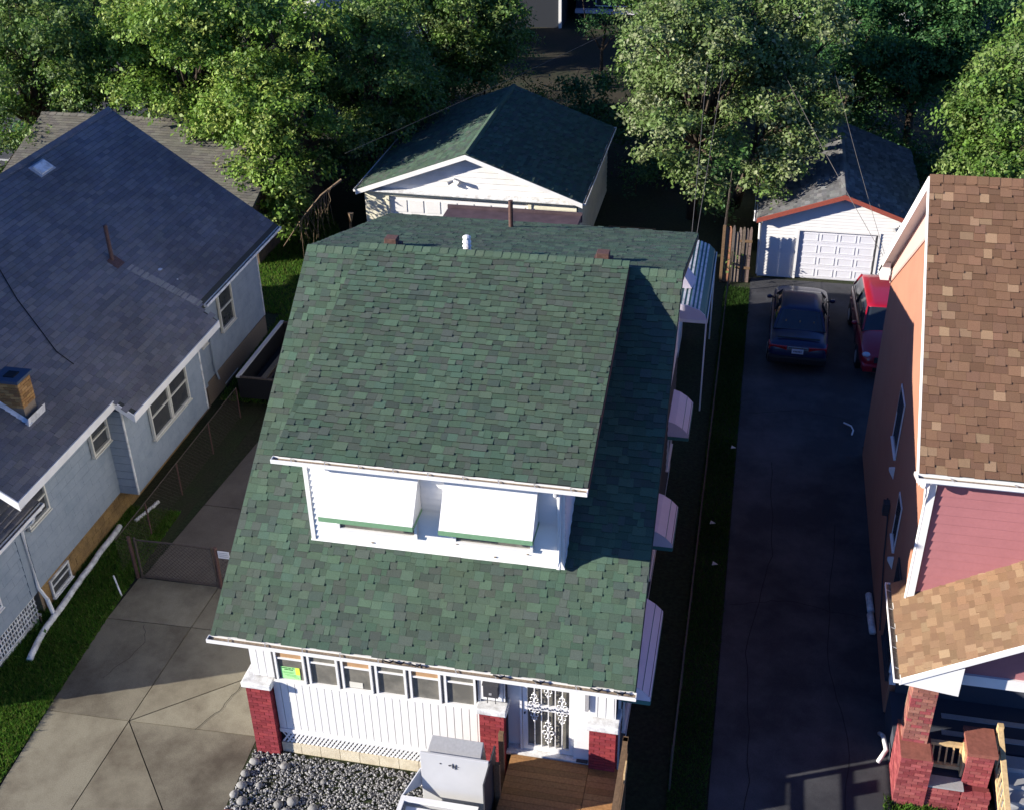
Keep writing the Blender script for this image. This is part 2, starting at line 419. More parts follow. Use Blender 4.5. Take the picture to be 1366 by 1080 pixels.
lawn('lawn_left', [(-19,9),(-12.95,9),(-13.30,15.3),(-13.47,18.6),(-13.55,22),(-15.2,22),(-15.2,17.2),(-19,16)], dens=3200, h=.085, label='lit lawn strip between the pale blue house and the concrete driveway')
lawn('lawn_rear', [(-14.9,27.4),(-9,27.4),(-9,38.4),(-14.4,38.4),(-19,46),(-30,46),(-30,33),(-15.1,33)], dens=900, h=.11, label='back lawn behind the pale blue house, half in sun')
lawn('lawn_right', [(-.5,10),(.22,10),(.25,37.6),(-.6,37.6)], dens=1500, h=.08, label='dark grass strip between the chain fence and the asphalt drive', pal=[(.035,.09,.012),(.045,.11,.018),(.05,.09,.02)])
lawn('lawn_porch', [(3.0,13),(4.6,13),(4.6,15.95),(3.5,16.1)], dens=1500, h=.09, z=.006, label='small tuft of lawn at the foot of the red brick porch')

# concrete driveway in slabs
drive = bpy.data.objects.new('driveway', None); COL.objects.link(drive); drive.location = (-11.5,15,0); BASE[drive.name] = (-11.5,15,0); struct(drive)
C = Vector((-11.47, 15.17))
L0 = [(-12.8,9),(-13.30,15.13),(-13.47,18.0),(-13.45,19.4),(-13.3,26.0)]
slabs = [
 [(-12.8,9),(-11.5,9),(-11.47,15.17),(-13.30,15.13)],
 [(-11.5,9),(-6.1,9),(-11.47,15.17)],
 [(-6.1,9),(-5.2,9),(-8.62,13.4),(-8.70,15.27),(-11.47,15.17)],
 [(-11.47,15.17),(-8.70,15.27),(-8.55,17.6)],
 [(-11.47,15.17),(-8.55,17.6),(-8.5,18.05),(-11.42,18.02)],
 [(-13.30,15.13),(-11.47,15.17),(-11.42,18.02),(-13.45,17.96)],
 [(-13.45,17.96),(-11.42,18.02),(-11.38,19.45),(-13.40,19.42)],
 [(-11.42,18.02),(-8.5,18.05),(-8.5,19.5),(-11.38,19.45)],
]
def shrink(poly, d=.011):
    # inset each edge of a convex polygon
    n = len(poly); P = [Vector(p) for p in poly]; area = sum(P[i].x*P[(i+1)%n].y-P[(i+1)%n].x*P[i].y for i in range(n))
    s = 1 if area > 0 else -1; out = []
    for i in range(n):
        a, b, c = P[i-1], P[i], P[(i+1)%n]
        e1 = (b-a).normalized(); e2 = (c-b).normalized()
        n1 = Vector((-e1.y, e1.x))*s; n2 = Vector((-e2.y, e2.x))*s
        t = (n1+n2); t = t/max(.25, t.dot(n1)); out.append(b+t*d)
    return out
bed = MB(); bed.box(-13.5,-5.2,9,19.5,-.015,-.004); bed.build('joint_bed', 'dark', drive)
for s_ in slabs:
    p = shrink(s_); j = random.uniform(-.004,.004)
    MB().prism([(q.x,q.y,-.012) for q in p], (0,0,.035+j)).build('slab', ['concrete','concrete_b','concrete_c'][(slabs.index(s_)*2+1)%3], drive)
for (y0, y1) in ((19.53,22.4),(22.43,25.6),(25.63,29)):
    for (x0, x1) in ((-13.3,-11.4),(-11.37,-8.6)):
        e = .45*(y0-19.5)/6; e1 = .45*(y1-19.5)/6
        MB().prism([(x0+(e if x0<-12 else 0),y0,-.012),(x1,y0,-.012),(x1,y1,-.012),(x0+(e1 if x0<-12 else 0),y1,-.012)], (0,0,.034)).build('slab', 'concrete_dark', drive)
a = MB(); a.box(.26,3.62,-30,33,-.015,.012); a.box(.26,6.6,33,38.5,-.015,.0125); a.box(3.62,6.6,28.2,33,-.015,.0122); a.box(3.6,6.6,-30,12.9,-.015,.0122)
struct(a.build('asphalt_drive', 'asphalt'))
def crack(pts, w_, z, par, m='dark'):
    mb = MB(); P = []
    for i in range(len(pts)-1):
        for k in range(8):
            t = k/8; P.append((pts[i][0]+(pts[i+1][0]-pts[i][0])*t+random.uniform(-.035,.035), pts[i][1]+(pts[i+1][1]-pts[i][1])*t+random.uniform(-.035,.035)))
    P.append(pts[-1])
    for i in range(len(P)-1):
        (xa,ya),(xb,yb) = P[i],P[i+1]; L_ = math.hypot(xb-xa,yb-ya)+1e-6; nx, ny = -(yb-ya)/L_*w_, (xb-xa)/L_*w_
        mb.quad((xa-nx,ya-ny,z),(xb-nx,yb-ny,z),(xb+nx,yb+ny,z),(xa+nx,ya+ny,z))
    o = mb.build('crack', m, par)
    if par is None: struct(o)
crack([(-10.0,15.2),(-9.7,16.0),(-9.5,16.9)], .006, .031, drive); crack([(-12.6,16.2),(-12.2,17.3),(-12.5,17.9)], .004, .031, drive); crack([(-12.5,10.5),(-12.0,12.5)], .004, .031, drive)
crack([(.7,12.5),(1.0,16),(.8,19.5),(1.3,23),(1.2,27)], .008, .0165, None); crack([(2.6,14),(2.9,17),(2.5,20),(2.8,24.5)], .007, .0165, None); crack([(.4,21),(1.6,21.4),(3.3,21.1)], .007, .0165, None); crack([(.5,29.4),(2.0,29.8),(3.4,29.5)], .008, .0165, None)
struct(MB().box(-13.9,-13.35,19.5,29,-.01,.004).build('side_path', 'soil'))
struct(MB().box(-8.7,-5.0,13.0,15.2,-.01,.02).build('gravel_bed', 'soil'))

dm('dark_green_edge', (.035,.055,.045), .8)
dm('blue_joint', (.06,.08,.11), .8)
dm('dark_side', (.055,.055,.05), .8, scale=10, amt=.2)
dm('white_joint', (.36,.36,.38), .8)
dm('pink_joint', (.12,.04,.045), .8)
dm('cream_joint', (.36,.34,.26), .8)
dm('shaded_far_wall', (.022,.026,.034), .8)  # shade on the far houses is put into this dark bluish wall colour
# ------------------------------------------------------------ green-roofed house
GH = thing('green_roofed_house', 'white house with dark green shingle roof, wide front dormer and enclosed brick-pier porch', 'house', (-5,20,0))
PG = [(.074,.118,.082),(.062,.108,.074),(.078,.116,.080),(.073,.094,.077),(.061,.096,.070),(.079,.130,.086),(.075,.094,.080),(.066,.114,.082),(.068,.110,.076),(.057,.082,.068)]
X0, X1 = -8.87, -1.15
SL = .73; YE, ZE = 14.58, 3.35; YR = 21.12; ZR = ZE+SL*(YR-YE)
vf = Vector((0,1,SL)).normalized(); LF = (YR-YE)*math.sqrt(1+SL*SL)
SB = .275; YB = 26.6; ZB = ZR-SB*(YB-YR); vb = Vector((0,-1,SB)).normalized(); LB = (YB-YR)*math.sqrt(1+SB*SB)
# body
body = MB()
body.prism([(-8.45,15.35,0),(-8.45,15.35,3.35),(-8.45,21.12,7.6),(-8.45,26.3,6.45),(-8.45,26.3,0)][::-1], (7.0,0,0))
body = body.build('wall', 'white', GH)
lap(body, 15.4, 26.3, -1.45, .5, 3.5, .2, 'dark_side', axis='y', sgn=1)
MB().prism([(X0+.02,YE+.02,ZE-.13),(X0+.02,YE+.02,ZE-.006),(X0+.02,YR,ZR-.006),(X0+.02,YR,ZR-.15)], (X1-X0-.04,0,0)).build('roof_deck_front', 'underlay', GH)
rf = bpy.data.objects['roof_deck_front']; rf.name = 'roof'
rb = MB().prism([(X0+.02,YR+.001,ZR-.15),(X0+.02,YR+.001,ZR-.006),(X0+.02,YB,ZB-.006),(X0+.02,YB,ZB-.13)], (X1-X0-.04,0,0)).build('roof', 'underlay', GH)
# rake boards
for x in (X0-.012, X1-.018):
    m_ = MB(); m_.prism([(x,YE,ZE-.17),(x,YE,ZE+.0),(x,YR,ZR+.0),(x,YR,ZR-.17)], (.03,0,0)); m_.build('rake_board', 'dark_green_edge' , GH)
    m_ = MB(); m_.prism([(x,YR+.002,ZR-.17),(x,YR+.002,ZR),(x,YB,ZB),(x,YB,ZB-.15)], (.03,0,0)); m_.build('rake_board', 'dark_green_edge', GH)
# dormer geometry
DX0, DX1, DY = -7.37, -2.65, 16.2
RX0, RX1, DE, DZ = -7.72, -2.2, 15.80, 6.60
DS = (ZR+.12-DZ)/(YR-DE); vd = Vector((0,1,DS)).normalized(); LD = (YR-DE)*math.sqrt(1+DS*DS)
def under_dormer(u, v):
    x = X0+u; y = YE+v*vf.y
    return not (DX0+.15 < x < DX1-.15 and y > DY+.2)
tabs(rf, 'shingle', (X0,YE,ZE), (1,0,0), vf, X1-X0, LF, .146, (.10,.27), PG, 170, keep=under_dormer)
tabs(rb, 'shingle', (X1,YB,ZB), (-1,0,0), vb, X1-X0, LB, .146, (.10,.27), PG, 0)
dr = MB().prism([(RX0,DE,DZ-.12),(RX0,DE,DZ-.006),(RX0,YR,ZR+.11),(RX0,YR,ZR+.0)], (RX1-RX0,0,0)).build('dormer_roof', 'underlay', GH)
tabs(dr, 'shingle', (RX0,DE,DZ), (1,0,0), vd, RX1-RX0, LD, .146, (.10,.27), PG, 130)
caps(rf, 'shingle', (X0,YR,ZR+.0), (RX0-.02,YR,ZR+.0), 6, .15, 0, PG[:3]+[PG[5]], vb*-1 if False else Vector((0,-1,-SL)), Vector((0,1,-SB)))
caps(rf, 'shingle', (RX0,YR+.02,ZR+.125), (RX1,YR+.02,ZR+.125), 30, .15, 0, PG[:3]+[PG[5]], Vector((0,-1,-DS)), Vector((0,1,-SB-.1)))
caps(rf, 'shingle', (RX1+.02,YR,ZR+.0), (X1,YR,ZR+.0), 6, .15, 0, PG[:3]+[PG[5]], Vector((0,-1,-SL)), Vector((0,1,-SB)))
# dormer body
dm_ = MB(); dm_.prism([(DX0,DY,4.3),(DX0,YR-.3,4.3),(DX0,YR-.3,ZR-.12),(DX0,DY,6.55)], (DX1-DX0,0,0)); dorm = dm_.build('dormer', 'white_joint', GH)
lap(dorm, DX0+.06, DX1-.06, DY, 4.50, 6.5, .125, 'white_clean')
for x in (DX0-.01, DX1-.07): MB().box(x, x+.08, DY-.035, DY+.03, 4.42, 6.48).build('corner_trim', 'white_clean', dorm)
def side_clip(z): return (max(DY+.05, DE+(z+.16-DZ)/DS), min(YR-.4, YE+(z-ZE)/SL-.0))
lap(dorm, 0, 1, DX1, 4.55, 7.9, .125, 'white_clean', axis='y', sgn=1, clip=side_clip)
# ragged lower flashing
f_ = MB()
f_.obox((DX0-.02,DY-.045,4.475), (DX1-DX0+.04,0,0), (0,.03,.022), (0,0,.05)); f_.build('flashing', 'white', dorm)
fascia = MB().box(RX0, RX1, DE-.0, DE+.025, DZ-.17, DZ-.012).build('fascia', 'white', GH)
sof = MB().box(RX0+.02, RX1-.02, DE+.026, DY+.0, DZ-.15, DZ-.125).build('soffit', 'white_clean', GH)
for x in (RX0-.012, RX1-.012):
    MB().prism([(x,DE,DZ-.14),(x,DE,DZ+.0),(x,YR-.1,ZR+.08),(x,YR-.1,ZR-.05)], (.025,0,0)).build('rake_board', 'rust_metal' if x>-5 else 'dark_green_edge', GH)
gutter(GH, (RX0,DE-.003,DZ-.01), (RX1,DE-.003,DZ-.01), (0,-1,0), straps=9)
# downspout right of dormer
d_ = MB(); d_.tube([(DX1+.02-.1,DE-.06,DZ-.12),(DX1-.08,DE-.04,DZ-.2),(DX1-.08,DY-.075,DZ-.34),(DX1-.08,DY-.075,4.75),(DX1-.08,DY-.12,4.58)], .04, 6); d_.build('downspout', 'white_clean', GH)
# awnings on the dormer
def awning_front(x0, x1):
    yo = DY-.62; zt, zb = 6.32, 5.52
    a = MB(); a.hexa([(x0,yo,zb),(x1,yo,zb),(x1,DY-.03,zt-.02),(x0,DY-.03,zt-.02),(x0,yo,zb+.015),(x1,yo,zb+.015),(x1,DY-.03,zt),(x0,DY-.03,zt)])
    for x in (x0, x1-.012): a.prism([(x,yo,zb),(x,DY-.03,zb),(x,DY-.03,zt-.02)], (.012,0,0))
    a = a.build('awning', 'white_clean', GH)
    v = MB(); v.box(x0-.006, x1+.006, yo-.016, yo-.004, zb-.075, zb+.018); v.build('valance', 'green_paint', a)
    v = MB(); v.box(x1+.004, x1+.014, yo-.003, DY-.035, zb-.06, zb+.0); v.build('valance', 'green_paint', a)
    window_y(dorm, x0+.1, x1-.1, DY-.03, 4.85, 6.2, pane='screen')
awning_front(-6.93, -5.22); awning_front(-4.75, -3.10)
for k, (x, z) in enumerate(((-6.75,5.02),(-5.95,4.98),(-5.8,4.97),(-4.6,4.95),(-3.9,4.75),(-3.3,4.9),(-6.2,4.75))):
    MB().ball((x,DY-.024,z-.15),.03,.008,.018,6,4).build('paint_chip', 'gutter_in', dorm)

# front eave
MB().box(X0, X1, YE-.0, YE+.025, ZE-.17, ZE-.012).build('fascia', 'white_weathered', GH)
MB().box(X0+.05, X1-.05, YE+.027, 15.3, ZE-.19, ZE-.16).build('soffit', 'white_clean', GH)
gf = gutter(GH, (X0-.03,YE-.003,ZE-.01), (X1+.02,YE-.003,ZE-.01), (0,-1,0), straps=11)
# dark leaf clumps / cables along gutter
for x in (-5.6,-5.4,-5.1,-3.6,-2.9,-1.9,-1.5):
    MB().tube([(x,YE-.06,ZE+.01),(x+.06,YE-.12,ZE+.05),(x+.15,YE-.10,ZE+.01),(x+.2,YE-.05,ZE+.02)], .015, 5).build('clip_cable', 'black_plastic', GH)

# porch front
PY = 15.04
por = MB(); por.box(-8.44, -3.53, PY+.06, 15.36, 0, 3.15); por.box(-1.97, -1.5, PY+.06, 15.36, 0, 3.15); por.box(-3.53,-1.97,15.31,15.36,0,3.15); por = por.build('porch_core', 'dark', GH); por.name = 'porch_wall'
def vboards(x0, x1, z0, z1, y=PY, w_=.148, m='white_clean'):
    x = x0
    while x < x1-.02:
        b = min(x+w_, x1); MB().box(x+.006, b-.006, y, y+.04, z0, z1).build('siding_board', m, por); x += w_
MB().box(-8.44, -3.5, PY+.042, PY+.059, .62, 3.14).build('backing', 'dark_metal', por); MB().box(-1.97, -1.5, PY+.042, PY+.059, 2.1, 3.14).build('backing', 'dark_metal', por)
vboards(-8.06, -3.99, .66, 1.93); vboards(-8.44, -7.98, 2.0, 3.14); vboards(-4.0, -3.52, 2.2, 3.14, y=PY); vboards(-1.98, -1.5, 2.15, 3.14)
# lower rail, lattice, foundation
MB().box(-8.06, -4.6, PY-.02, PY+.055, .56, .655).build('skirt_rail', 'white_clean', por)
lat = MB().box(-8.06, -5.0, PY+.02, PY+.056, .29, .558).build('lattice_panel', 'dark', por)
x = -8.05; k = 0
while x < -5.05:
    MB().obox((x,PY-.008,.29), (.045,0,0), (0,.012,0), (.17,0,.268)).build('lattice_slat', 'white_clean', lat); MB().obox((x+.17,PY+.005,.29), (.03,0,0), (0,.012,0), (-.17,0,.268)).build('lattice_slat', 'white_clean', lat); x += .085; k += 1
x = -8.06; 
while x < -4.4:
    MB().box(x, min(x+.39,-4.4), PY-.03, PY+.056, 0, .285).build('foundation_block', 'cream_block', por); x += .4
# six porch windows
xs = [-7.97+.657*i for i in range(6)]
MB().box(-8.0, -4.0, PY-.035, PY+.06, 1.925, 1.965).build('window_ledge', 'white', por)
for i, x in enumerate(xs):
    f = window_y(por, x+.035, x+.625, PY+.02, 1.97, 3.0, mid=.555, upper='tan_shade' if i in (0,2,4) else 'screen', fw_=.042, depth=.055)
    MB().box(x-.03, x+.033, PY-.005, PY+.055, 1.97, 3.1).build('mullion', 'grey_metal', por)
    MB().box(x-.012, x+.012, PY-.012, PY-.004, 1.97, 3.1).build('mullion_strip', 'dark_metal', por)
MB().box(-4.03, -3.98, PY-.005, PY+.055, 1.97, 3.1).build('mullion', 'grey_metal', por)
MB().box(-8.0, -3.5, PY+.005, PY+.058, 3.0, 3.15).build('header', 'white_clean', por)
# poster in the first window
po = MB().box(-7.84, -7.47, PY-.003, PY+.002, 2.03, 2.32).build('poster', 'poster_green', GH); tag_ = po
MB().box(-7.55, -7.466, PY-.006, PY-.003, 2.15, 2.325).build('poster_patch', 'poster_yellow', po)
for (a_, b_, z_, h_) in ((-7.82,-7.70,2.285,.022),(-7.69,-7.64,2.285,.022),(-7.62,-7.565,2.285,.022),(-7.77,-7.70,2.245,.024),(-7.69,-7.60,2.245,.024),(-7.81,-7.58,2.19,.007),(-7.80,-7.60,2.165,.007),(-7.78,-7.55,2.125,.007),(-7.74,-7.52,2.095,.007),(-7.60,-7.50,2.065,.006)):
    x_ = a_
    while x_ < b_-.004:
        e_ = min(x_+random.uniform(.012,.022), b_); MB().box(x_, e_, PY-.0055, PY-.003, z_, z_+h_).build('lettering', 'ink', po); x_ = e_+.005
MB().box(-6.5, -6.24, PY-.0, PY+.003, 2.03, 2.17).build('paper_notice', 'paper', GH)
MB().ball((-4.18,PY-.0,2.9), .03,.01,.03).build('red_sticker', 'tail_red', por)
# brick piers + caps
def cap_stone(x0, x1, y0, y1, z0, h=.14):
    m_ = MB(); m_.box(x0, x1, y0, y1, z0, z0+h); return m_.build('pier_cap', 'white_weathered', GH, bevel=.02)
brick_pier(GH, -8.56, -8.08, 14.90, 15.34, 0, 1.80); cap_stone(-8.62, -8.02, 14.84, 15.36, 1.82, .13)
brick_pier(GH, -3.99, -3.53, 14.90, 15.30, 0, 2.0, cap_n=150); cap_stone(-4.04, -3.47, 14.84, 15.30, 2.0)
brick_pier(GH, -1.96, -1.48, 14.90, 15.34, 0, 1.98, cap_n=150); cap_stone(-2.02, -1.42, 14.84, 15.36, 1.98)
# entry: side panels, security door
MB().box(-3.52, -3.26, 15.22, 15.30, .97, 3.14).build('door_panel', 'white_clean', por)
MB().box(-2.22, -1.97, 15.06, 15.14, .97, 3.14).build('door_panel', 'white_clean', por)
MB().box(-3.52, -1.97, 15.0, 15.3, .90, .972).build('threshold', 'white_weathered', por)
door = MB(); dx0, dx1, dy = -3.22, -2.27, 15.12
for (a_, b_, c_, d2_) in ((dx0,dx0+.09,.98,2.98),(dx1-.09,dx1,.98,2.98)): door.box(a_, b_, dy, dy+.05, c_, d2_)
door.box(dx0+.09, dx1-.09, dy, dy+.05, .98, 1.09); door.box(dx0+.09, dx1-.09, dy, dy+.05, 2.9, 2.98); door.box(dx0+.09, dx1-.09, dy+.004, dy+.05, 2.02, 2.15)
door = door.build('security_door', 'white_clean', GH)
MB().box(dx0+.05, dx1-.05, dy+.06, dy+.068, 1.0, 2.95).build('pane', 'screen', door)
MB().box(dx0-.05, dx0-.01, dy-.02, dy+.06, .97, 3.05).build('jamb', 'white_clean', door); MB().box(dx1+.01, dx1+.05, dy-.05, dy+.06, .97, 3.05).build('jamb', 'white_clean', door)
bx = [dx0+.09+(dx1-dx0-.18)*k/6 for k in range(1,6)]
for x in bx:
    MB().tube([(x,dy+.02,1.08),(x,dy+.02,2.9)], .012, 5).build('bar', 'white_clean', door)
def scroll(x, z, s=1, up=1):
    m_ = MB(); y = dy+.0
    for sg in (-1, 1):
        for (ox, oz, r, a0, a1) in ((.045,-.02,.045,-100,210),(.032,.085,.033,-60,200),(.02,.16,.022,-60,180)):
            pts = []
            for q in range(9):
                t = math.radians(a0+(a1-a0)*q/8); rr = r*(1-.45*q/8)
                pts.append((x+sg*(ox*s+rr*s*math.cos(t)), y, z+up*(oz*s+rr*s*math.sin(t))))
            m_.tube(pts, .0105, 4)
    m_.ball((x,y,z+up*.20*s), .022*s,.01,.03*s,6,4); m_.ball((x,y,z+up*.04*s),.02*s,.01,.05*s,6,4)
    m_.build('scrollwork', 'white_clean', door)
for k, (z, u_) in zip((0,2,4), ((2.21,1),(2.62,-1),(2.21,1))): scroll(bx[k], z, 1.15, u_)
for k, (z, u_) in zip((0,4), ((1.98,-1),(1.98,-1))): scroll(bx[k], z, 1.1, u_)
scroll(bx[2], 1.52, 1.3, 1); scroll(bx[2], 1.46, 1.2, -1)
for q in range(16):   # cut-out scroll band in the middle rail
    x_ = dx0+.11+q*.046; z_ = 2.085+.02*math.sin(q*2.1)
    MB().tube([(x_,dy-.002,z_-.02),(x_+.018,dy-.002,z_+.022),(x_+.034,dy-.002,z_-.01),(x_+.022,dy-.002,z_-.025)], .005, 4).build('band_cutout', 'dark_metal', door)
MB().ball((dx0+.045,dy-.03,1.95),.02,.03,.02).build('handle', 'dark_metal', door)
MB().box(dx0-.02, dx0+.02, dy-.05, dy-.02, 2.63, 2.72).build('door_light', 'dark_metal', door)
# mailbox
mbx = thing('mailbox', 'black wall mailbox above the middle brick pier, beside the barred white door', 'mailbox', (-3.75,15.0,2.5))
MB().box(-3.9, -3.62, 14.90, 15.035, 2.40, 2.72).build('box', 'dark_metal', mbx, bevel=.01)
MB().hexa([(-3.91,14.88,2.70),(-3.61,14.88,2.70),(-3.61,15.035,2.75),(-3.91,15.035,2.75),(-3.91,14.88,2.715),(-3.61,14.88,2.715),(-3.61,15.035,2.77),(-3.91,15.035,2.77)]).build('lid', 'dark_metal', mbx)
for x in (-3.83,-3.68): MB().tube([(x,14.93,2.40),(x,14.93,2.30),(x+.01,14.89,2.28),(x+.02,14.88,2.32)], .008, 5).build('hook', 'dark_metal', mbx)
MB().box(-3.79,-3.74,14.895,14.9,2.47,2.52).build('emblem', 'grey_metal', mbx)
MB().box(-2.2,-1.99,14.98,15.04,.975,1.0).build('x', 'dark_metal', GH).name = 'threshold_mat'
MB().box(-2.06,-1.99,14.99,15.05,2.3,3.1).build('x','grey_metal',GH).name = 'window_strip'

# roof vents and pipes
for (x, y, lab) in ((-7.29,21.75,'v'),(-2.82,21.75,'v')):
    z = ZR-SB*(y-YR)
    v = MB(); v.box(x-.13, x+.13, y, y+.24, z-.05, z+.17); v = v.build('roof_vent', 'rust_metal', GH, bevel=.01)
    MB().box(x-.19, x+.19, y-.05, y+.3, z-.08, z+.012).build('vent_flange', 'rust_metal', v)
x, y = -5.57, 21.5; z = ZR-SB*(y-YR)
tv = MB().tube([(x,y,z-.05),(x,y,z+.1)], .05, 10).build('turbine_vent', 'white_clean', GH)
for k in range(3):
    MB().tube([(x,y,z+.09+k*.09),(x,y,z+.14+k*.09),(x,y,z+.17+k*.09)], .095, 12, r2=.055).build('louvre_ring', 'white_clean', tv)
MB().ball((x,y,z+.37), .09,.09,.05,10,5).build('vent_cap', 'white_clean', tv)
x, y = -5.53, 25.6; z = ZR-SB*(y-YR)
MB().tube([(x,y,z-.1),(x,y,z+.68)], .055, 10).build('pipe', 'rust_metal', GH).name = 'vent_pipe'
# right-side awnings
def side_awning(y0, y1, z, xo=-.93, m='shade_tinted_white', v='teal_paint', zin=.42, seams=3, nm='awning'):
    xi = -1.44; prof = [(xi,z+zin),(xi+(xo-xi)*.35,z+zin*.86),(xi+(xo-xi)*.7,z+zin*.58),(xo-.03,z+zin*.28),(xo,z+.08),(xo,z)]
    a = MB()
    for i in range(len(prof)-1):
        (xa,za),(xb,zb) = prof[i], prof[i+1]
        a.quad((xa,y0,za),(xb,y0,zb),(xb,y1,zb),(xa,y1,za)); a.quad((xa,y0,za-.012),(xa,y1,za-.012),(xb-.005,y1,zb-.012),(xb-.005,y0,zb-.012))
    for y in (y0, y1-.01): a.prism([(px_,y,pz_-.006) for px_,pz_ in prof]+[(xi,y,z)], (0,.01,0))
    a = a.build(nm, m, GH)
    for k in range(seams):
        t = (k+1)/(seams+1); 
        i = min(int(t*4), 3); xa, za = prof[i+1]
        MB().tube([(xa,y0,za+.003),(xa,y1,za+.003)], .006, 4).build('seam', 'dark_metal' if k%2 else v, a)
    MB().box(xi, xo, y0-.014, y0-.004, z-.09, z-.002).build('valance', v, a)
    MB().box(xo-.002, xo+.008, y0-.01, y1, z-.07, z-.0).build('valance', v, a)
    return a
side_awning(23.95, 25.45, 2.5); side_awning(19.75, 21.1, 2.45); side_awning(15.35, 17.7, 2.4, seams=2)
for (y0,y1) in ((24.1,25.3),(19.9,21.0),(15.5,17.5)): window_x(body, y0, y1, -1.45, 1.4, 2.75, pane='glass', m='white_clean')
# rear addition and patio cover
ra = MB().box(-8.9, -4.93, 26.32, 32.4, 0, 4.25).build('rear_addition', 'white', GH)
MB().box(-8.95, -4.88, 26.33, 32.5, 4.25, 4.42).build('flat_roof', 'brown_roof', ra)
MB().box(-8.98, -4.85, 32.5, 32.56, 4.2, 4.50).build('roof_curb', 'brown_roof', ra)
rp = MB().box(-4.92, -1.75, 26.32, 33.7, 0, 3.05).build('rear_porch', 'white', GH)
MB().box(-4.92, -1.68, 26.33, 33.8, 3.05, 3.15).build('flat_roof', 'grey_metal', rp)
pc = thing('patio_cover', 'green and white striped metal patio cover beside the rear of the green roof', 'patio cover', (-1.2,31.5,0))
n_ = 34
y = 29.3; x = -1.68
prof = [(-1.70,3.36),(-1.35,3.30),(-1.08,3.20),(-.93,3.06),(-.87,2.9)]
for k in range(24):
    a_, b_ = 29.3+k*(4.5/24), 29.3+(k+1)*(4.5/24)
for i in range(len(prof)-1):
    (xa,za),(xb,zb) = prof[i], prof[i+1]; ns = 6 if i == 0 else (5 if i == 1 else 1)
    for q in range(ns):
        t0, t1 = q/ns, (q+1)/ns; e = .0
        col = 'teal_paint' if (q%2 == 1 or i > 1) else 'white_weathered'
        xA, zA, xB, zB = xa+(xb-xa)*t0, za+(zb-za)*t0, xa+(xb-xa)*t1, za+(zb-za)*t1
        MB().obox((xA,29.3,zA+(.012 if q%2 == 0 and i<2 else 0)), (xB-xA,0,zB-zA), (0,4.5,0), (0,0,-.02)).build('roof_strip', col, pc)
MB().prism([(px_,29.3,pz_+.02) for px_,pz_ in prof]+[(-1.7,29.3,2.9)], (0,-.03,0)).build('end_panel', 'shade_tinted_white', pc)
MB().box(-.87,-.845,29.27,33.8,2.84,2.98).build('edge_beam', 'white_clean', pc); MB().box(-1.7,-.88,29.24,29.265,2.84,2.93).build('edge_beam', 'white_clean', pc)
for y in (29.32,33.7): MB().tube([(-.88,y,0),(-.88,y,2.9)], .025, 6).build('post', 'white_clean', pc)
MB().hexa([(-1.72,30.3,3.36),(-1.38,30.35,3.34),(-1.3,31.0,3.36),(-1.7,31.1,3.4),(-1.72,30.3,3.8),(-1.66,30.32,3.8),(-1.62,31.0,3.8),(-1.7,31.1,3.82)]).build('hood', 'shade_tinted_white', pc)

# ------------------------------------------------------------ deck
deck = thing('front_deck', 'brown stained plank deck in front of the barred white door', 'deck', (-2.4,14,0))
PW = [(.33,.165,.06),(.29,.145,.05),(.36,.185,.07),(.30,.155,.06)]
y = 11.4
while y < 14.95:
    for (a_, b_) in ((-3.42,-1.955),(-1.945,-1.36)):
        mb = MB(); mb.cc = vary(random.choice(PW), .12); j = random.uniform(-.003,.003)
        mb.hexa([(a_,y,.9),(b_,y,.9),(b_,min(y+.134,14.98),.9),(a_,min(y+.134,14.98),.9),(a_,y,.945+j),(b_,y,.945+j),(b_,min(y+.134,14.98),.945+j),(a_,min(y+.134,14.98),.945+j)]); mb.build('plank', 'deck_wood', deck)
    y += .14
MB().box(-3.42,-1.36,11.4,14.97,.7,.895).build('frame', 'rail_wood', deck)
for (x,y,z1) in ((-3.46,14.0,1.75),(-3.52,14.62,1.86),(-1.3,14.85,1.9),(-1.3,12.6,1.9)): MB().box(x-.045,x+.045,y-.045,y+.045,.0,z1).build('post', 'rail_wood', deck)
MB().box(-1.34,-1.25,11.5,14.92,1.86,1.90).build('rail', 'rail_wood', deck); MB().box(-1.28,-1.24,11.5,14.88,1.5,1.59).build('rail', 'rail_wood', deck); MB().box(-1.28,-1.24,11.5,14.88,1.15,1.24).build('rail', 'rail_wood', deck)
MB().box(-1.25,-1.22,14.2,14.5,1.5,1.75).build('bracket','new_wood',deck)

# wheelchair lift
lift = thing('platform_lift', 'white metal wheelchair platform lift standing between the gravel bed and the wooden deck', 'lift', (-4.3,13.4,0))
MB().box(-4.80,-3.56,13.78,13.83,.55,2.0).build('tower_panel', 'lift_grey', lift, bevel=.008)
MB().hexa([(-4.72,13.86,1.6),(-3.70,13.86,1.6),(-3.70,14.2,1.6),(-4.72,14.2,1.6),(-4.70,13.86,1.92),(-3.72,13.86,1.92),(-3.74,14.2,2.02),(-4.68,14.2,2.02)]).build('motor_cover', 'grey_metal', lift, bevel=.01)
MB().box(-3.555,-3.53,13.3,14.2,.2,1.98).build('side_panel', 'dark_metal', lift)
MB().box(-4.78,-3.6,13.86,14.15,.0,1.6).build('mast', 'lift_grey', lift)
MB().box(-5.08,-3.72,11.8,13.5,.55,.62).build('platform_floor', 'lift_grey', lift)
MB().box(-5.10,-5.05,11.8,13.50,.62,1.12).build('guard_panel', 'lift_grey', lift); MB().box(-3.76,-3.71,11.8,13.5,.62,1.12).build('guard_panel', 'lift_grey', lift)
MB().box(-5.10,-3.71,13.45,13.50,.62,1.12).build('guard_panel', 'lift_grey', lift)
MB().prism([(-5.12,13.5,1.12),(-4.83,13.83,1.12),(-4.83,13.83,1.55)], (0.02,0,0)).build('gusset', 'lift_grey', lift)
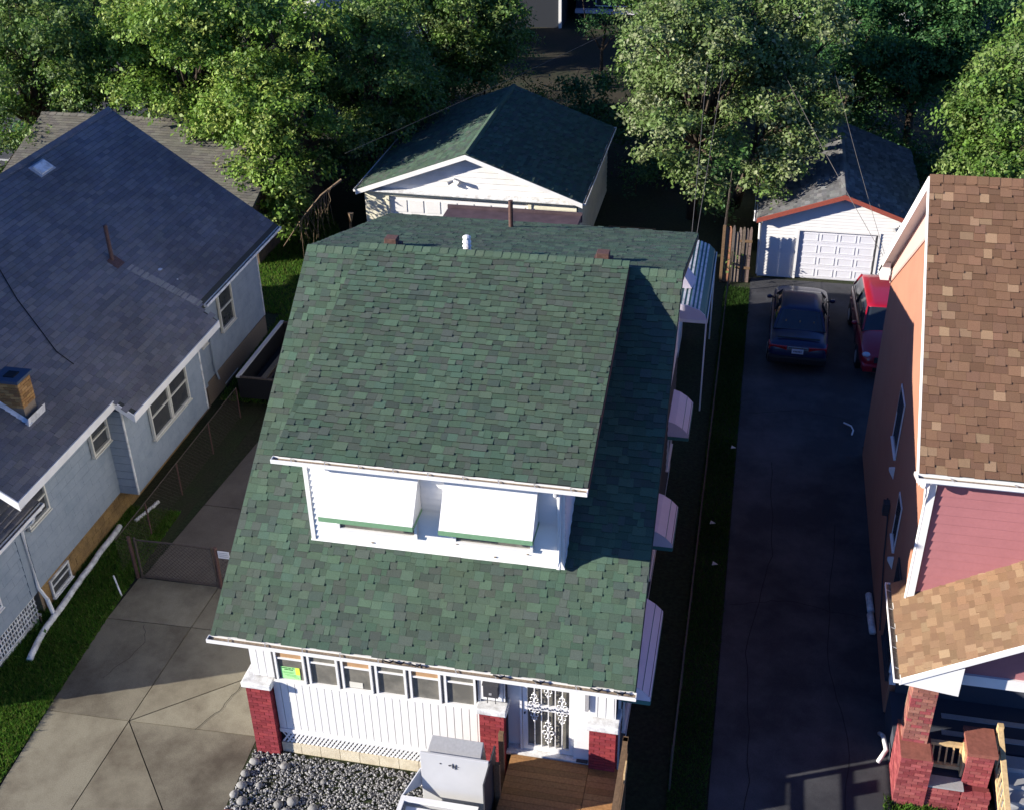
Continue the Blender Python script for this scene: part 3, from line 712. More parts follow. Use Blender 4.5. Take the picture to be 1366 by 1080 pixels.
for r_ in ((-5.11,-3.70,13.40,13.51),(-5.11,-5.03,11.8,13.398),(-3.78,-3.70,11.8,13.398)): MB().box(*r_,1.12,1.15).build('rim', 'white_clean', lift)
MB().box(-4.98,-3.84,12.9,13.36,.98,1.06).build('control_shelf', 'white_clean', lift)
for (x,z,s_) in ((-4.43,1.80,.018),(-4.27,1.78,.02),(-4.22,1.76,.015),(-4.24,1.80,.012)): MB().ball((x,13.775,z), s_,.004,s_,6,4).build('knob', 'dark_metal', lift)
for p in (((-4.21,1.80),(-4.10,1.77)),((-4.2,1.77),(-4.12,1.72)),((-4.21,1.84),(-4.21,1.72)),((-4.15,1.83),(-4.17,1.70))):
    MB().tube([(p[0][0],13.773,p[0][1]),(p[1][0],13.773,p[1][1])], .006, 4).build('marking', 'dark_metal', lift)

# gravel bed stones
gs = MB(); n_ = 5200
ico = []
for _ in range(n_):
    x = random.uniform(-8.62,-5.0); y = random.uniform(13.0,14.95)
    if x < -8.62+(14.95-y)*0.0: continue
    r = random.uniform(.014,.034); g0 = random.choice((.16,.22,.30,.12,.36)); gs.cc = (g0, g0*.98, g0*.95)
    z = .02+random.uniform(0,.03); i = len(gs.v); q = random.uniform(0,3)
    a_ = [(x+r*math.cos(q)*random.uniform(.8,1.4), y+r*math.sin(q), z), (x+r*math.cos(q+1.6), y+r*math.sin(q+1.6)*random.uniform(.8,1.3), z), (x+r*math.cos(q+3.1)*1.2, y+r*math.sin(q+3.1), z), (x+r*math.cos(q+4.6), y+r*math.sin(q+4.6), z)]
    gs.v += a_+[(x+random.uniform(-.008,.008), y+random.uniform(-.008,.008), z+r*1.1)]
    for k in range(4): gs.f.append((i+k,i+(k+1)%4,i+4)); gs.c.append(gs.cc)
tag(gs.build('gravel', 'stone'), 'grey gravel filling the bed below the porch windows', 'gravel', stuff=True)
CB = [(-8.50,14.62,.10),(-8.56,14.30,.11),(-8.52,14.02,.10),(-8.58,13.80,.09),(-8.36,13.66,.11),(-8.02,13.42,.10),(-7.88,14.62,.09),(-7.66,13.72,.10),(-7.42,13.84,.11),(-7.46,13.58,.09),(-6.98,13.76,.10),(-6.58,13.72,.11),(-5.98,13.72,.10),(-6.1,13.42,.09),(-5.2,14.12,.10),(-5.18,13.88,.10),(-5.06,14.3,.08),(-8.2,14.1,.07),(-7.0,14.4,.07)]
LBL = ['pale cobble hard against the foot of the left brick pier','upper cobble of the row along the driveway edge of the gravel','middle cobble along the driveway edge of the gravel','lower flat cobble at the driveway edge of the gravel','large dark cobble inside the lower left corner of the gravel','cobble beside the red edging bricks at the frame bottom','cobble nearest the lattice skirt, left half of the gravel bed','leftmost of the three clustered cobbles','topmost of the three clustered cobbles','lowest of the three clustered cobbles','oval cobble right of the three clustered ones','tall pale cobble in the middle of the gravel row','round pale cobble right of the tall one','half hidden cobble at the frame bottom','upper cobble next to the lift','lower cobble next to the lift','small cobble touching the lift panel','small cobble left of centre in the gravel','small cobble in the middle of the gravel by the porch skirt']
for (x,y,r), lb in zip(CB, LBL):
    m_ = MB(); g0 = random.uniform(.17,.28); m_.cc = (g0,g0*.98,g0*.92); m_.ball((x,y,.02+r*.45), r*random.uniform(.9,1.15), r*random.uniform(.75,1.1), r*.62, 9, 6, .08)
    tag(m_.build('cobble', 'stone', smooth=True), lb, 'stone', 'cobbles set in the gravel bed')
for k in range(4):
    m_ = MB(); m_.cc = vary((.17,.06,.045),.1); m_.box(-8.62+k*.21,-8.43+k*.21,13.28,13.44,.0,.06)
    tag(m_.build('edging_brick', 'brick_red'), ['dull red edging brick at the very corner of driveway and gravel','second red edging brick from the driveway','third red edging brick from the driveway','fourth red edging brick from the driveway, half sunk in gravel'][k], 'brick', 'red bricks edging the gravel bed')
# ------------------------------------------------------------ pale blue house on the left
LH = thing('pale_blue_house', 'pale blue sided house with a large slate-grey shingle roof along the left edge', 'house', (-17,24,0))
PB = [(.17,.168,.18),(.15,.15,.165),(.19,.185,.19),(.135,.14,.155),(.195,.188,.185),(.16,.16,.165)]
LS = .70; RXr, RZr = -19.42, 7.12   # ridge
def lz(x): return RZr-LS*(x-RXr)
ul = Vector((-1,0,LS)).normalized()
def roof_part(xe, y0, y1, xtop=RXr):
    return MB().prism([(xe,y0,lz(xe)-.14),(xe,y0,lz(xe)-.006),(xtop,y0,lz(xtop)-.006),(xtop,y0,lz(xtop)-.16)], (0,y1-y0,0))
lroof = roof_part(-14.4, 17.35, 32.1).build('roof', 'underlay', LH)
roof_part(-13.93, 21.45, 26.35, -14.402).build('roof', 'underlay', LH)
MB().prism([(RXr-.002,17.35,RZr-.006),(RXr-.002,17.35,RZr-.2),(-24.6,17.35,3.35),(-24.6,17.35,3.5)], (0,14.75,0)).build('roof', 'shingle_blue', LH)
kx = math.sqrt(1+LS*LS)
def lkeep(u, v):
    y = 17.35+u; x = -13.93-v/kx
    if x > -14.4: return 21.45 < y < 26.35
    if 26.5 < y and x > -14.5: return False
    return y < 32.1
tabs(lroof, 'shingle_blue', (-13.93,17.35,lz(-13.93)), (0,1,0), ul, 14.75, (RXr+13.93)*-kx, .142, (.28,.32), PB, 290, thick=(.012,.018), keep=lkeep, brick=True, jit=.005)
caps(lroof, 'shingle_blue', (RXr,17.35,RZr+.01), (RXr,32.1,RZr+.01), 50, .14, 0, PB[:3], (1,0,-LS), (-1,0,-LS))
# edge trim
def trim(x0,y0,x1,y1,z0,z1,m='white',t=.03):
    pass
MB().box(-14.395,-14.36,17.35,21.44,lz(-14.4)-.20,lz(-14.4)-.0).build('fascia','white',LH)
MB().box(-13.925,-13.89,21.45,26.35,lz(-13.93)-.20,lz(-13.93)-.0).build('fascia','white',LH)
MB().prism([(-14.36,21.42,lz(-14.36)-.19),(-14.36,21.42,lz(-14.36)+.0),(-13.89,21.42,lz(-13.89)+.0),(-13.89,21.42,lz(-13.89)-.19)],(0,.028,0)).build('fascia','white',LH)
MB().prism([(-14.36,17.32,lz(-14.36)-.2),(-14.36,17.32,lz(-14.36)+.01),(RXr,17.32,RZr+.01),(RXr,17.32,RZr-.2)],(0,.03,0)).build('rake_board','white',LH)
MB().prism([(-14.36,32.1,lz(-14.36)-.14),(-14.36,32.1,lz(-14.36)+.0),(RXr,32.1,RZr+.0),(RXr,32.1,RZr-.14)],(0,.03,0)).build('rake_board','dark_metal',LH)
gutter(LH, (-14.40,26.6,lz(-14.4)-.01), (-14.40,32.1,lz(-14.4)-.01), (1,0,0), straps=6, m='white_weathered', w=.1)
# walls: core blocks
core = MB().box(-24,-14.93,17.9,26.99,.72,3.5); core.box(-24,-14.43,21.7,25.9,.70,3.35); core.box(-24,-15.03,27.0,31.6,.72,3.5)
lw = core.build('wall','blue_joint',LH)
MB().prism([(-15.03,31.6,3.3),(RXr,31.6,6.9),(-24,31.6,3.4)],(0,-.3,0)).build('gable_wall','blue_siding',LH)
MB().prism([(-14.93,17.92,3.3),(RXr,17.92,6.85),(-24,17.92,3.4)],(0,.3,0)).build('gable_wall','blue_siding',LH)
for (a_,b_,x_) in ((17.9,21.7,-14.93),(25.9,27.0,-14.93),(27.0,31.6,-15.03),(21.7,25.9,-14.43)):
    lap(lw, a_, b_, x_, .72, 3.32, .23, 'blue_siding', axis='y', sgn=1, split=.61)
lap(lw, -14.93, -14.43, 21.7, .70, 3.15, .23, 'blue_siding', axis='x', sgn=-1)
for (x_,y_) in ((-14.43,21.7),(-14.43,25.88),(-15.03,31.58)):
    MB().box(x_-.0,x_+.03,y_-.03,y_+.03,.70,3.2).build('corner_trim','white_weathered',lw)
# foundations: separate blocks
def found(x, y0, y1, z1, m, bw=.4, bh=.2):
    k = 0; z = 0
    while z < z1-.02:
        y = y0-(k%2)*bw*.5
        while y < y1-.03:
            a_, b_ = max(y,y0), min(y+bw-.008,y1)
            if b_-a_ > .03: MB().box(x-.1, x+random.uniform(-.003,.003), a_, b_, z, min(z+bh-.008,z1)).build('foundation_block', m, LH)
            y += bw
        z += bh; k += 1
MB().box(-24,-14.99,17.9,31.55,0,.70).build('foundation_core','mortar',LH)
found(-14.95,18.0,25.9,.72,'ochre_block'); found(-14.95,25.9,27.0,.72,'brown_block'); found(-15.08,27.0,31.55,.72,'brown_block')
MB().box(-15.0,-14.42,21.72,25.9,.69,.705).build('bay_floor','ochre_block',LH)
# windows
window_x(lw, 28.45, 29.40, -14.99, 1.72, 3.0, m='cream_trim', depth=.07)
window_x(lw, 27.08, 27.45, -14.99, 1.90, 2.4, m='cream_trim')
window_x(lw, 22.80, 23.84, -14.39, 1.62, 2.85, m='cream_trim', pane='tan_glass', depth=.07) if 'tan_glass' in M else window_x(lw, 22.80, 23.84, -14.39, 1.62, 2.85, m='cream_trim', depth=.07)
window_x(lw, 23.86, 24.90, -14.39, 1.62, 2.85, m='cream_trim', depth=.07)
window_x(lw, 20.86, 21.66, -14.89, 2.32, 3.15, m='cream_trim', depth=.08)
window_x(lw, 18.0, 18.84, -14.89, 2.30, 3.15, m='cream_trim', depth=.08)
bw = window_x(LH, 18.25, 19.05, -14.94, .14, .62, m='white_weathered', depth=.05, mid=.55)
bw2 = window_x(LH, 28.2, 29.1, -15.08, .12, .62, m='white_weathered', depth=.07)
# downspouts
MB().tube([(-14.45,27.25,3.4),(-14.94,27.3,3.2),(-14.94,27.6,2.4),(-14.94,27.62,.9),(-14.85,27.6,.6)],.035,6).build('downspout','blue_siding',LH)
MB().tube([(-14.9,25.98,3.2),(-14.88,25.98,.5)],.03,6).build('downspout','blue_siding',LH)
# skylight, pipe, chimney
kf = Vector((-1,0,LS)).normalized(); nn = Vector((LS,0,1)).normalized()
def on(x,y,h=0): return Vector((x,y,lz(x)))+nn*h
sk = MB().obox(on(-18.92,27.3,0), Vector((0,.55,0)), kf*.3, nn*.09).build('roof_vent_box','white_weathered',LH)
MB().obox(on(-18.88,27.2,0.0), Vector((0,.75,0)), kf*.42, nn*.025).build('flashing','grey_metal',sk)
MB().tube([on(-16.45,25.95,-.05), on(-16.45,25.95,-.05)+Vector((0,0,1.05))], .055, 8).build('vent_pipe','rust_metal',LH)
MB().obox(on(-16.25,25.75,.0), Vector((0,.4,0)), kf*.35, nn*.02).build('flashing','rust_metal',LH)
# patched strip of lighter shingles below the pipe
for k in range(14):
    m_ = MB(); m_.cc = vary((.27,.26,.24),.1); m_.obox(on(-14.45-k*.12,26.35-k*.03,.004), Vector((0,.30,0)), kf*.142, nn*.012); m_.build('patch_shingle','shingle_blue',lroof)
for (x,y,s_) in ((-15.63,26.77,.08),(-15.2,26.85,.03)):
    MB().ball(on(x,y,.01), s_,s_,.02,7,4).build('pale_patch','white_weathered',lroof)
pts = [on(x,y,.03) for x,y in ((-18.2,23.3),(-17.76,23.08),(-17.1,22.55),(-16.42,22.14),(-15.82,21.77),(-15.41,21.73))]
MB().tube(pts,.012,4).build('roof_cable','dark',LH)
ch = MB().box(-15.55,-15.02,18.55,19.0,4.0,5.10).build('chimney','mortar',LH)
PO = [(.36,.20,.07),(.30,.16,.055),(.42,.24,.09),(.25,.13,.05)]
z = 4.45; r = 0
while z < 5.08:
    for (ax,c0,c1) in (('y',-15.56,-15.01),('x',18.54,19.01),('y2',-15.56,-15.01)):
        s = c0-(r%2)*.1
        while s < c1-.02:
            a_, b_ = max(s,c0), min(s+.19,c1); s += .2
            if b_-a_ < .02: continue
            m_ = MB(); m_.cc = vary(random.choice(PO),.12)
            if ax == 'y': m_.box(a_,b_,18.53,18.6,z,z+.062)
            elif ax == 'y2': m_.box(a_,b_,18.95,19.02,z,z+.062)
            else: m_.box(-15.07,-15.0,a_,b_,z,z+.062)
            m_.build('brick','brick_red',ch)
    z += .073; r += 1
MB().box(-15.62,-14.95,18.47,19.08,5.09,5.15).build('chimney_cap','blue_joint',ch)
MB().box(-15.4,-15.15,18.65,18.9,5.10,5.17).build('flue','dark',ch)
MB().hexa([on(-14.93,18.42,.01),on(-14.93,19.1,.01),on(-15.04,19.1,.01),on(-15.04,18.42,.01),on(-14.93,18.42,.03),on(-14.93,19.1,.03),on(-15.03,19.1,.28),on(-15.03,18.42,.28)]).build('flashing','white_weathered',ch)
MB().hexa([on(-14.95,18.40,.01),on(-14.95,18.52,.01),on(-15.7,18.52,.01),on(-15.7,18.40,.01),on(-14.95,18.40,.04),on(-14.95,18.52,.16),on(-15.7,18.52,.16),on(-15.7,18.40,.04)]).build('flashing','white_weathered',ch)
ch.location = ch.location + Vector((-.25,.87,.08))
# front porch of the blue house
MB().box(-21,-14.93,14.7,17.88,.72,2.75).build('porch_core','blue_joint',LH).name = 'porch_wall'
pwall = bpy.data.objects['porch_wall.001'] if 'porch_wall.001' in bpy.data.objects else bpy.data.objects['porch_wall']
lap(pwall, 14.7, 17.88, -14.93, .72, 2.75, .23, 'blue_siding', axis='y', sgn=1, split=.61)
lap(pwall, -21, -14.93, 14.7, .72, 2.75, .23, 'blue_siding', axis='x', sgn=-1)
window_x(pwall, 15.7, 16.55, -14.89, 1.35, 2.3, m='white_clean')
pr_ = MB().prism([(-14.6,14.35,2.78),(-14.6,14.35,2.92),(-17.6,14.35,3.95),(-17.6,14.35,3.8)],(0,3.9,0)).build('porch_roof','underlay',LH)
MB().prism([(-17.6,14.35,3.8),(-17.6,14.35,3.95),(-21.2,14.35,2.9),(-21.2,14.35,2.75)],(0,2.95,0)).build('porch_roof','shingle_blue',LH)
tabs(pr_, 'shingle_blue', (-14.6,14.35,2.93), (0,1,0), Vector((-1,0,.3433)), 3.9, 3.15, .142, (.28,.32), PB, 0, thick=(.012,.018), brick=True, jit=.005)
gutter(LH, (-14.6,14.35,2.90), (-14.6,18.25,2.90), (1,0,0), straps=3, w=.1)
MB().tube([(-14.5,17.85,2.86),(-14.56,17.82,2.7),(-14.86,17.78,2.45),(-14.86,17.78,.85),(-14.72,17.78,.55)],.042,6).build('downspout','white',LH)
MB().tube([(-14.5,18.1,2.84),(-14.62,18.15,2.72),(-14.8,18.2,2.8)],.04,6).build('downspout_elbow','white',LH)
MB().box(-14.93,-14.90,17.55,17.75,.72,2.6).build('corner_trim','blue_siding',LH)
# lattice skirt
lb = MB().box(-15.2,-15.0,14.7,17.7,0.05,.70).build('lattice_backing','dark',LH)
y = 15.27
while y < 17.65: MB().box(-15.0,-14.975,y,y+.035,.1,.68).build('lattice_slat','white_weathered',lb); y += .095
for z in (.12,.25,.38,.51,.64): MB().box(-14.975,-14.955,14.7,17.68,z,z+.03).build('lattice_slat','white_weathered',lb)
MB().box(-15.05,-14.95,15.2,17.75,.0,.1).build('skirt_board','white_weathered',lb)

# drain pipe lying on the lawn
def lump_tube(name, pts, r, m, label, cat):
    P = []
    for i in range(len(pts)-1):
        for k in range(5):
            t = k/5; P.append(Vector(pts[i]).lerp(Vector(pts[i+1]), t)+Vector((random.uniform(-.015,.015),random.uniform(-.015,.015),0)))
    P.append(Vector(pts[-1])); o = MB().tube(P, r, 8).build(name, m, None, smooth=True); tag(o, label, cat); return o
lump_tube('drain_pipe', [(-14.42,16.35,.07),(-14.60,17.2,.08),(-14.60,17.75,.09),(-14.66,18.6,.09),(-14.72,20.0,.09),(-14.76,21.1,.09)], .075, 'white_weathered', 'long pale drain pipe lying on the lawn along the blue house wall', 'pipe')
lump_tube('drain_pipe', [(-14.5,21.4,.06),(-14.4,21.75,.06),(-14.3,22.3,.05)], .05, 'white_weathered', 'short crumpled pale pipe piece lying under the bay of the blue house', 'pipe')
st = MB().tube([(-13.5,18.75,0),(-13.62,18.8,.55)],.022,6).build('stake','white_weathered'); tag(st,'short pale stake leaning in the lawn near the chain link gate','stake')
MB().tube([(-14.72,17.78,.55),(-14.66,17.78,.12)],.05,8).build('downspout_boot','white',LH)

# chain link gate and fences
def chainlink(parent, p0, p1, h, mesh=.07, m='fence_metal', r=.004):
    p0 = Vector(p0); p1 = Vector(p1); L = (p1-p0).length; d = (p1-p0)/L; mb = MB(); n = int(L/mesh)
    k = -int(h/mesh)
    while k < n:
        for sg in (1,-1):
            a0 = k*mesh; b0 = a0+h
            if sg == -1: a0, b0 = b0, a0
            # clip
            za, zb = 0, h
            if a0 < 0: za = (0-a0)/(b0-a0)*h; a0 = 0
            elif a0 > L: za = (L-a0)/(b0-a0)*h; a0 = L
            if b0 < 0 and sg == -1: zb = za+(0-a0)/(b0-a0)*(h-za); b0 = 0
            elif b0 > L: zb = za+(L-a0)/(b0-a0)*(h-za); b0 = L
            if sg == -1 and k < 0: pass
            if abs(b0-a0) < .02: continue
            A = p0+d*a0+Vector((0,0,za+.04)); B = p0+d*b0+Vector((0,0,zb+.04)); mb.tube([A,B], r, 3, cap=False)
        k += 1
    o = mb.build('chain_mesh', m, parent); stuff(o); return o
cg = thing('chain_link_gate', 'rusty low chain link gate across the concrete driveway', 'gate', (-12.3,19.42,0))
for (x,r_) in ((-13.42,.045),(-13.3,.03),(-11.36,.03),(-11.30,.045)): MB().tube([(x,19.42,0),(x+random.uniform(-.03,.03),19.42,1.22)], r_, 8).build('post','rust_metal' if r_>.04 else 'fence_metal',cg)
MB().tube([(-13.3,19.42,1.16),(-12.4,19.40,1.2),(-11.36,19.42,1.16)],.022,6).build('top_rail','fence_metal',cg)
MB().tube([(-13.3,19.42,.08),(-11.36,19.42,.08)],.024,6).build('bottom_rail','fence_metal',cg)
chainlink(cg, (-13.3,19.42,.02), (-11.36,19.42,.02), 1.1, .11, r=.006)
MB().tube([(-11.3,19.42,1.15),(-8.6,19.45,1.15)],.02,6).build('top_rail','fence_metal',cg); chainlink(cg, (-11.3,19.43,0), (-8.6,19.46,0), 1.1, .11, r=.006)
sg_ = thing('fence_sign','small white sign hanging on the chain link gate fence next to the green roof','sign',(-11.05,19.38,1))
MB().box(-11.2,-10.92,19.36,19.375,.98,1.18).build('plate','white_clean',sg_)
for k in range(3): MB().box(-11.17,-10.95,19.354,19.359,1.13-k*.05,1.145-k*.05).build('lettering','grey_metal',sg_)
sf = thing('side_fence', 'low rusty chain link fence between the blue house and the driveway', 'fence', (-13.8,22,0))
for y in (21.0,22.74,24.7,26.6): MB().tube([(-13.85,y,0),(-13.85,y,1.0)],.02,6).build('post','rust_metal',sf)
MB().tube([(-13.85,19.5,1.02),(-13.85,26.6,1.0)],.013,5).build('top_rail','fence_metal',sf); chainlink(sf, (-13.85,19.5,0),(-13.85,26.6,0),.95,.12,r=.0025)

# open trailer between the houses
tr = thing('utility_trailer', 'open box trailer filled with scrap boards parked between the blue house and the green-roofed house', 'trailer', (-13.2,28.6,0))
B = dict(x0=-13.9,x1=-12.2,y0=26.9,y1=30.4)
def slab_t(n,m,*b): return MB().box(*b).build(n,m,tr)
slab_t('floor','dark',-13.85,-12.25,26.95,30.35,.5,.58)
slab_t('side_panel','black_plastic',-13.92,-13.86,26.9,30.4,.5,1.15); slab_t('side_panel','black_plastic',-12.24,-12.18,26.9,30.4,.5,1.15)
slab_t('front_panel','black_plastic',-13.86,-12.24,26.9,26.96,.5,1.15); slab_t('rear_panel','black_plastic',-13.86,-12.24,30.34,30.4,.5,1.15)
slab_t('rim','lift_grey',-13.95,-13.84,26.9,30.4,1.15,1.2); slab_t('rim','fence_metal',-13.84,-12.2,26.9,26.97,1.15,1.19); slab_t('rim','fence_metal',-13.84,-12.2,30.33,30.4,1.15,1.19)
for (y_) in (28.2,29.1):
    for x_ in (-14.0,-12.12): MB().tube([(x_-.09,y_,.32),(x_+.09,y_,.32)],.32,14).build('wheel','tyre',tr)
for k in range(7):
    x_ = -13.6+random.uniform(0,1.1); m_ = MB(); m_.cc = vary((.10,.085,.07),.4)
    m_.obox((x_,27.1+random.uniform(0,.6),.7+k*.07),(.16,0,0),(random.uniform(-.2,.2),2.6,random.uniform(0,.1)),(0,0,.04))
    o_ = m_.build('scrap_board','grey_wood'); tag(o_, ['wide grey scrap board at the bottom of the trailer load','second scrap board from the bottom of the trailer load','scrap board low in the middle of the trailer load','scrap board halfway up the trailer load','scrap board just above the middle of the trailer load','scrap board under the top one in the trailer','topmost scrap board of the trailer load'][k], 'board', 'scrap boards in the trailer')
tag(MB().box(-12.9,-12.5,30.3,30.7,.9,1.24).build('clay_block','red_cap'),'dull red clay block on the far rim of the scrap trailer','block')
tag(MB().box(-11.45,-11.2,23.3,23.36,.0,.6).build('white_board_scrap','white_weathered'),'small upright white board in the dark passage beside the green roof','board')

# ------------------------------------------------------------ orange house on the right
OH = thing('orange_house', 'tall orange stucco house with brown shingle roof and pink siding on the right', 'house', (6,22,0))
PBR = [(.175,.098,.060),(.165,.092,.056),(.19,.106,.064),(.175,.10,.06),(.27,.175,.105),(.155,.086,.052),(.175,.098,.06),(.185,.104,.065),(.17,.095,.058),(.165,.094,.06)]
OX = 3.6; OYR, OZR = 22.62, 9.80; OS = .785
def oz(y): return OZR-OS*abs(y-OYR)
XR = 11.0
MB().prism([(OX,18.3,0),(OX,18.3,oz(18.3)-.12),(OX,OYR,OZR-.12),(OX,27.82,oz(27.82)-.12),(OX,27.82,0)],(XR-OX-.3,0,0)).build('wall','orange_stucco',OH)
ow = bpy.data.objects['wall.002'] if False else [o for o in OH.children][-1]
# pink clad triangle near the rakes (siding above the stucco)
def oclip_tri(z):
    yt = OYR+(OZR-.12-z)/OS
    return None
band = MB(); band.prism([(OX,OYR,OZR-.14),(OX,27.82,oz(27.82)-.14),(OX,27.82,oz(27.82)-.62),(OX,OYR,OZR-1.05)],(-.03,0,0)); band = band.build('gable_siding','pale_pink',OH)
z = oz(27.8)-.6
while z < OZR-.3:
    ya = OYR+max(0,(OZR-1.05-z)/(.785*.92)) ; ya = max(OYR, OYR+ (OZR-1.05-z)/( (OZR-1.05-(oz(27.82)-.62))/5.2)); yb = min(27.82, OYR+(OZR-.14-z)/OS)
    if yb-ya > .1: MB().hexa([(OX-.03,ya,z),(OX-.045,ya,z),(OX-.045,yb,z),(OX-.03,yb,z),(OX-.03,ya,z+.10),(OX-.033,ya,z+.10),(OX-.033,yb-.1,z+.10),(OX-.03,yb-.1,z+.10)]).build('siding_board','pale_pink',band)
    z += .105
oroof = MB().prism([(3.32,17.95,oz(17.95)-.13),(3.32,17.95,oz(17.95)-.006),(3.32,OYR,OZR-.006),(3.32,OYR,OZR-.16)],(XR-3.32,0,0)).build('roof','underlay',OH)
MB().prism([(3.32,OYR+.002,OZR-.16),(3.32,OYR+.002,OZR-.006),(3.32,28.1,oz(28.1)-.006),(3.32,28.1,oz(28.1)-.13)],(XR-3.32,0,0)).build('roof','shingle_brown',OH)
vo = Vector((0,1,OS)).normalized()
tabs(oroof,'shingle_brown',(3.32,17.95,oz(17.95)),(1,0,0),vo,6.2,(OYR-17.95)*math.sqrt(1+OS*OS),.165,(.15,.25),PBR,290)
caps(oroof,'shingle_brown',(3.32,OYR,OZR+.01),(9.5,OYR,OZR+.01),30,.16,0,PBR[:4]+[PBR[6]],(0,-1,-OS),(0,1,-OS))
for (ya,yb) in ((17.95,OYR),(28.1,OYR)):
    sgn = 1 if ya < yb else -1
    MB().prism([(3.295,ya,oz(ya)+.002),(3.295,OYR+.003*-sgn,OZR+.002),(3.295,OYR+.003*-sgn,OZR-(.17 if sgn>0 else .30)),(3.295,ya,oz(ya)-(.17 if sgn>0 else .30))],(.022,0,0)).build('rake_board','white_clean' if sgn<0 else 'white',OH)
MB().prism([(3.32,28.1,oz(28.1)-.145),(3.32,28.1,oz(28.1)-.135),(3.32,OYR,OZR-.165),(3.32,OYR,OZR-.175)],(.27,0,0)).build('soffit','white_clean',OH)
MB().prism([(3.295,28.08,oz(28.1)-.17),(3.295,27.5,oz(28.1)-.17),(3.295,27.5,oz(27.5)-.17)],(.2,0,0)).build('rake_return','white_clean',OH)
MB().box(3.3,XR,17.92,17.948,oz(17.95)-.2,oz(17.95)-.01).build('fascia','white',OH)
gutter(OH,(3.3,17.918,oz(17.95)-.02),(9.6,17.918,oz(17.95)-.02),(0,-1,0),straps=6)
MB().ball((3.45,17.98,5.92),.1,.1,.12,8,5).build('gutter_outlet','white_clean',OH)
# front upper wall
fw2 = MB().box(3.62,9.6,18.24,18.29,2.6,6.0).build('front_wall','pink_joint',OH)
def oclip(z): return (3.70, 9.5)
lap(fw2, 3.72, 8.5, 18.24, 2.9, 5.95, .2, 'pink_siding')
MB().box(3.58,3.70,18.17,18.32,0.9,6.0).build('corner_trim','white_clean',OH)
MB().tube([(3.5,18.12,5.85),(3.52,18.12,5.6),(3.56,18.2,5.3),(3.56,18.2,1.2)],.03,6).build('downspout','white_clean',OH)
# side windows / sills / cables
for (y0,y1,z0,z1) in ((22.3,23.2,3.55,4.9),(20.4,21.0,2.5,3.6)):
    window_x(OH,y0,y1,OX-.01,z0,z1,sgn=-1,m='white_clean',depth=.02)
def sill_wedge(y, z, L=.9):
    MB().prism([(OX-.01,y,z),(OX-.13,y,z-.02),(OX-.13,y,z-.08),(OX-.01,y,z-.3)],(0,.06,0)).build('window_bracket','white_clean',OH)
for (y,z) in ((22.15,3.4),(20.3,2.4),(19.2,5.3)): sill_wedge(y,z)
window_x(OH,17.0+1.4,19.7,OX-.01,.8,2.9,sgn=-1,m='dark_metal',depth=.03)
MB().tube([(OX-.03,22.3,2.5),(OX-.03,21.8,2.3),(OX-.03,21.4,1.6),(OX-.03,20.6,.9),(OX-.03,20.2,.5)],.018,5).build('wall_conduit','dark_metal',OH)
MB().box(OX-.14,OX-.01,21.9,22.1,2.3,2.6).build('meter_box','dark_metal',OH)
m_ = MB(); m_.tube([(OX-.12,21.9,.05),(OX-.1,21.3,.06)],.08,8); tag(m_.build('white_sack','white_weathered',None,smooth=True),'white rolled sack at the foot of the orange wall, upper one','sack','white sacks at the foot of the orange wall')
m_ = MB(); m_.tube([(OX-.12,21.2,.06),(OX-.1,20.6,.07)],.08,8); tag(m_.build('white_sack','white_weathered',None,smooth=True),'white rolled sack at the foot of the orange wall, lower one','sack','white sacks at the foot of the orange wall')
m_ = MB(); m_.tube([(OX-.2,16.8,.15),(OX-.08,16.9,.4),(OX-.1,17.3,.35),(OX-.12,17.6,.1)],.045,7); tag(m_.build('white_bag','white_weathered',None,smooth=True),'crumpled white bag beside the brick porch corner','bag')
# porch of the orange house
PS = .60; PXE, PZE = 3.36, 3.0; PY0 = 16.12
PBR2 = [(.235,.145,.085),(.22,.135,.08),(.25,.155,.09),(.225,.14,.082),(.31,.21,.125),(.235,.145,.085),(.23,.14,.082),(.27,.175,.102)]
up_ = Vector((1,0,PS)).normalized()
def meet(x): return 18.24
proof = MB().prism([(PXE,PY0,PZE-.12),(PXE,PY0,PZE-.006),(8.0,PY0,PZE-.006+PS*4.64),(8.0,PY0,PZE-.12+PS*4.64)],(0,18.5-PY0,0)).build('porch_roof','underlay',OH)
tabs(proof,'shingle_brown',(PXE,18.72,PZE),(0,-1,0),up_,18.72-PY0,4.2,.15,(.14,.25),PBR2,0,keep=lambda u,v: (18.72-u<18.33) or v<.25)
MB().prism([(PXE-.02,PY0-.03,PZE-.13),(PXE-.02,PY0-.03,PZE+.005),(8.0,PY0-.03,PZE+.005+PS*4.66),(8.0,PY0-.03,PZE-.13+PS*4.66)],(0,.028,0)).build('rake_board','white_clean',OH)
MB().prism([(PXE+.1,PY0-.05,PZE-.16),(PXE+.1,PY0-.05,PZE-.10),(8.0,PY0-.05,PZE-.10+PS*4.54),(8.0,PY0-.05,PZE-.16+PS*4.54)],(0,.018,0)).build('rake_shadow_board','grey_metal',OH) if False else None
gutter(OH,(PXE,PY0-.02,PZE-.01),(PXE,18.74,PZE-.01),(-1,0,0),straps=5,w=.11)
MB().box(PXE,PXE+.2,18.5,18.72,PZE-.15,PZE-.006).build('roof_corner','underlay',OH)
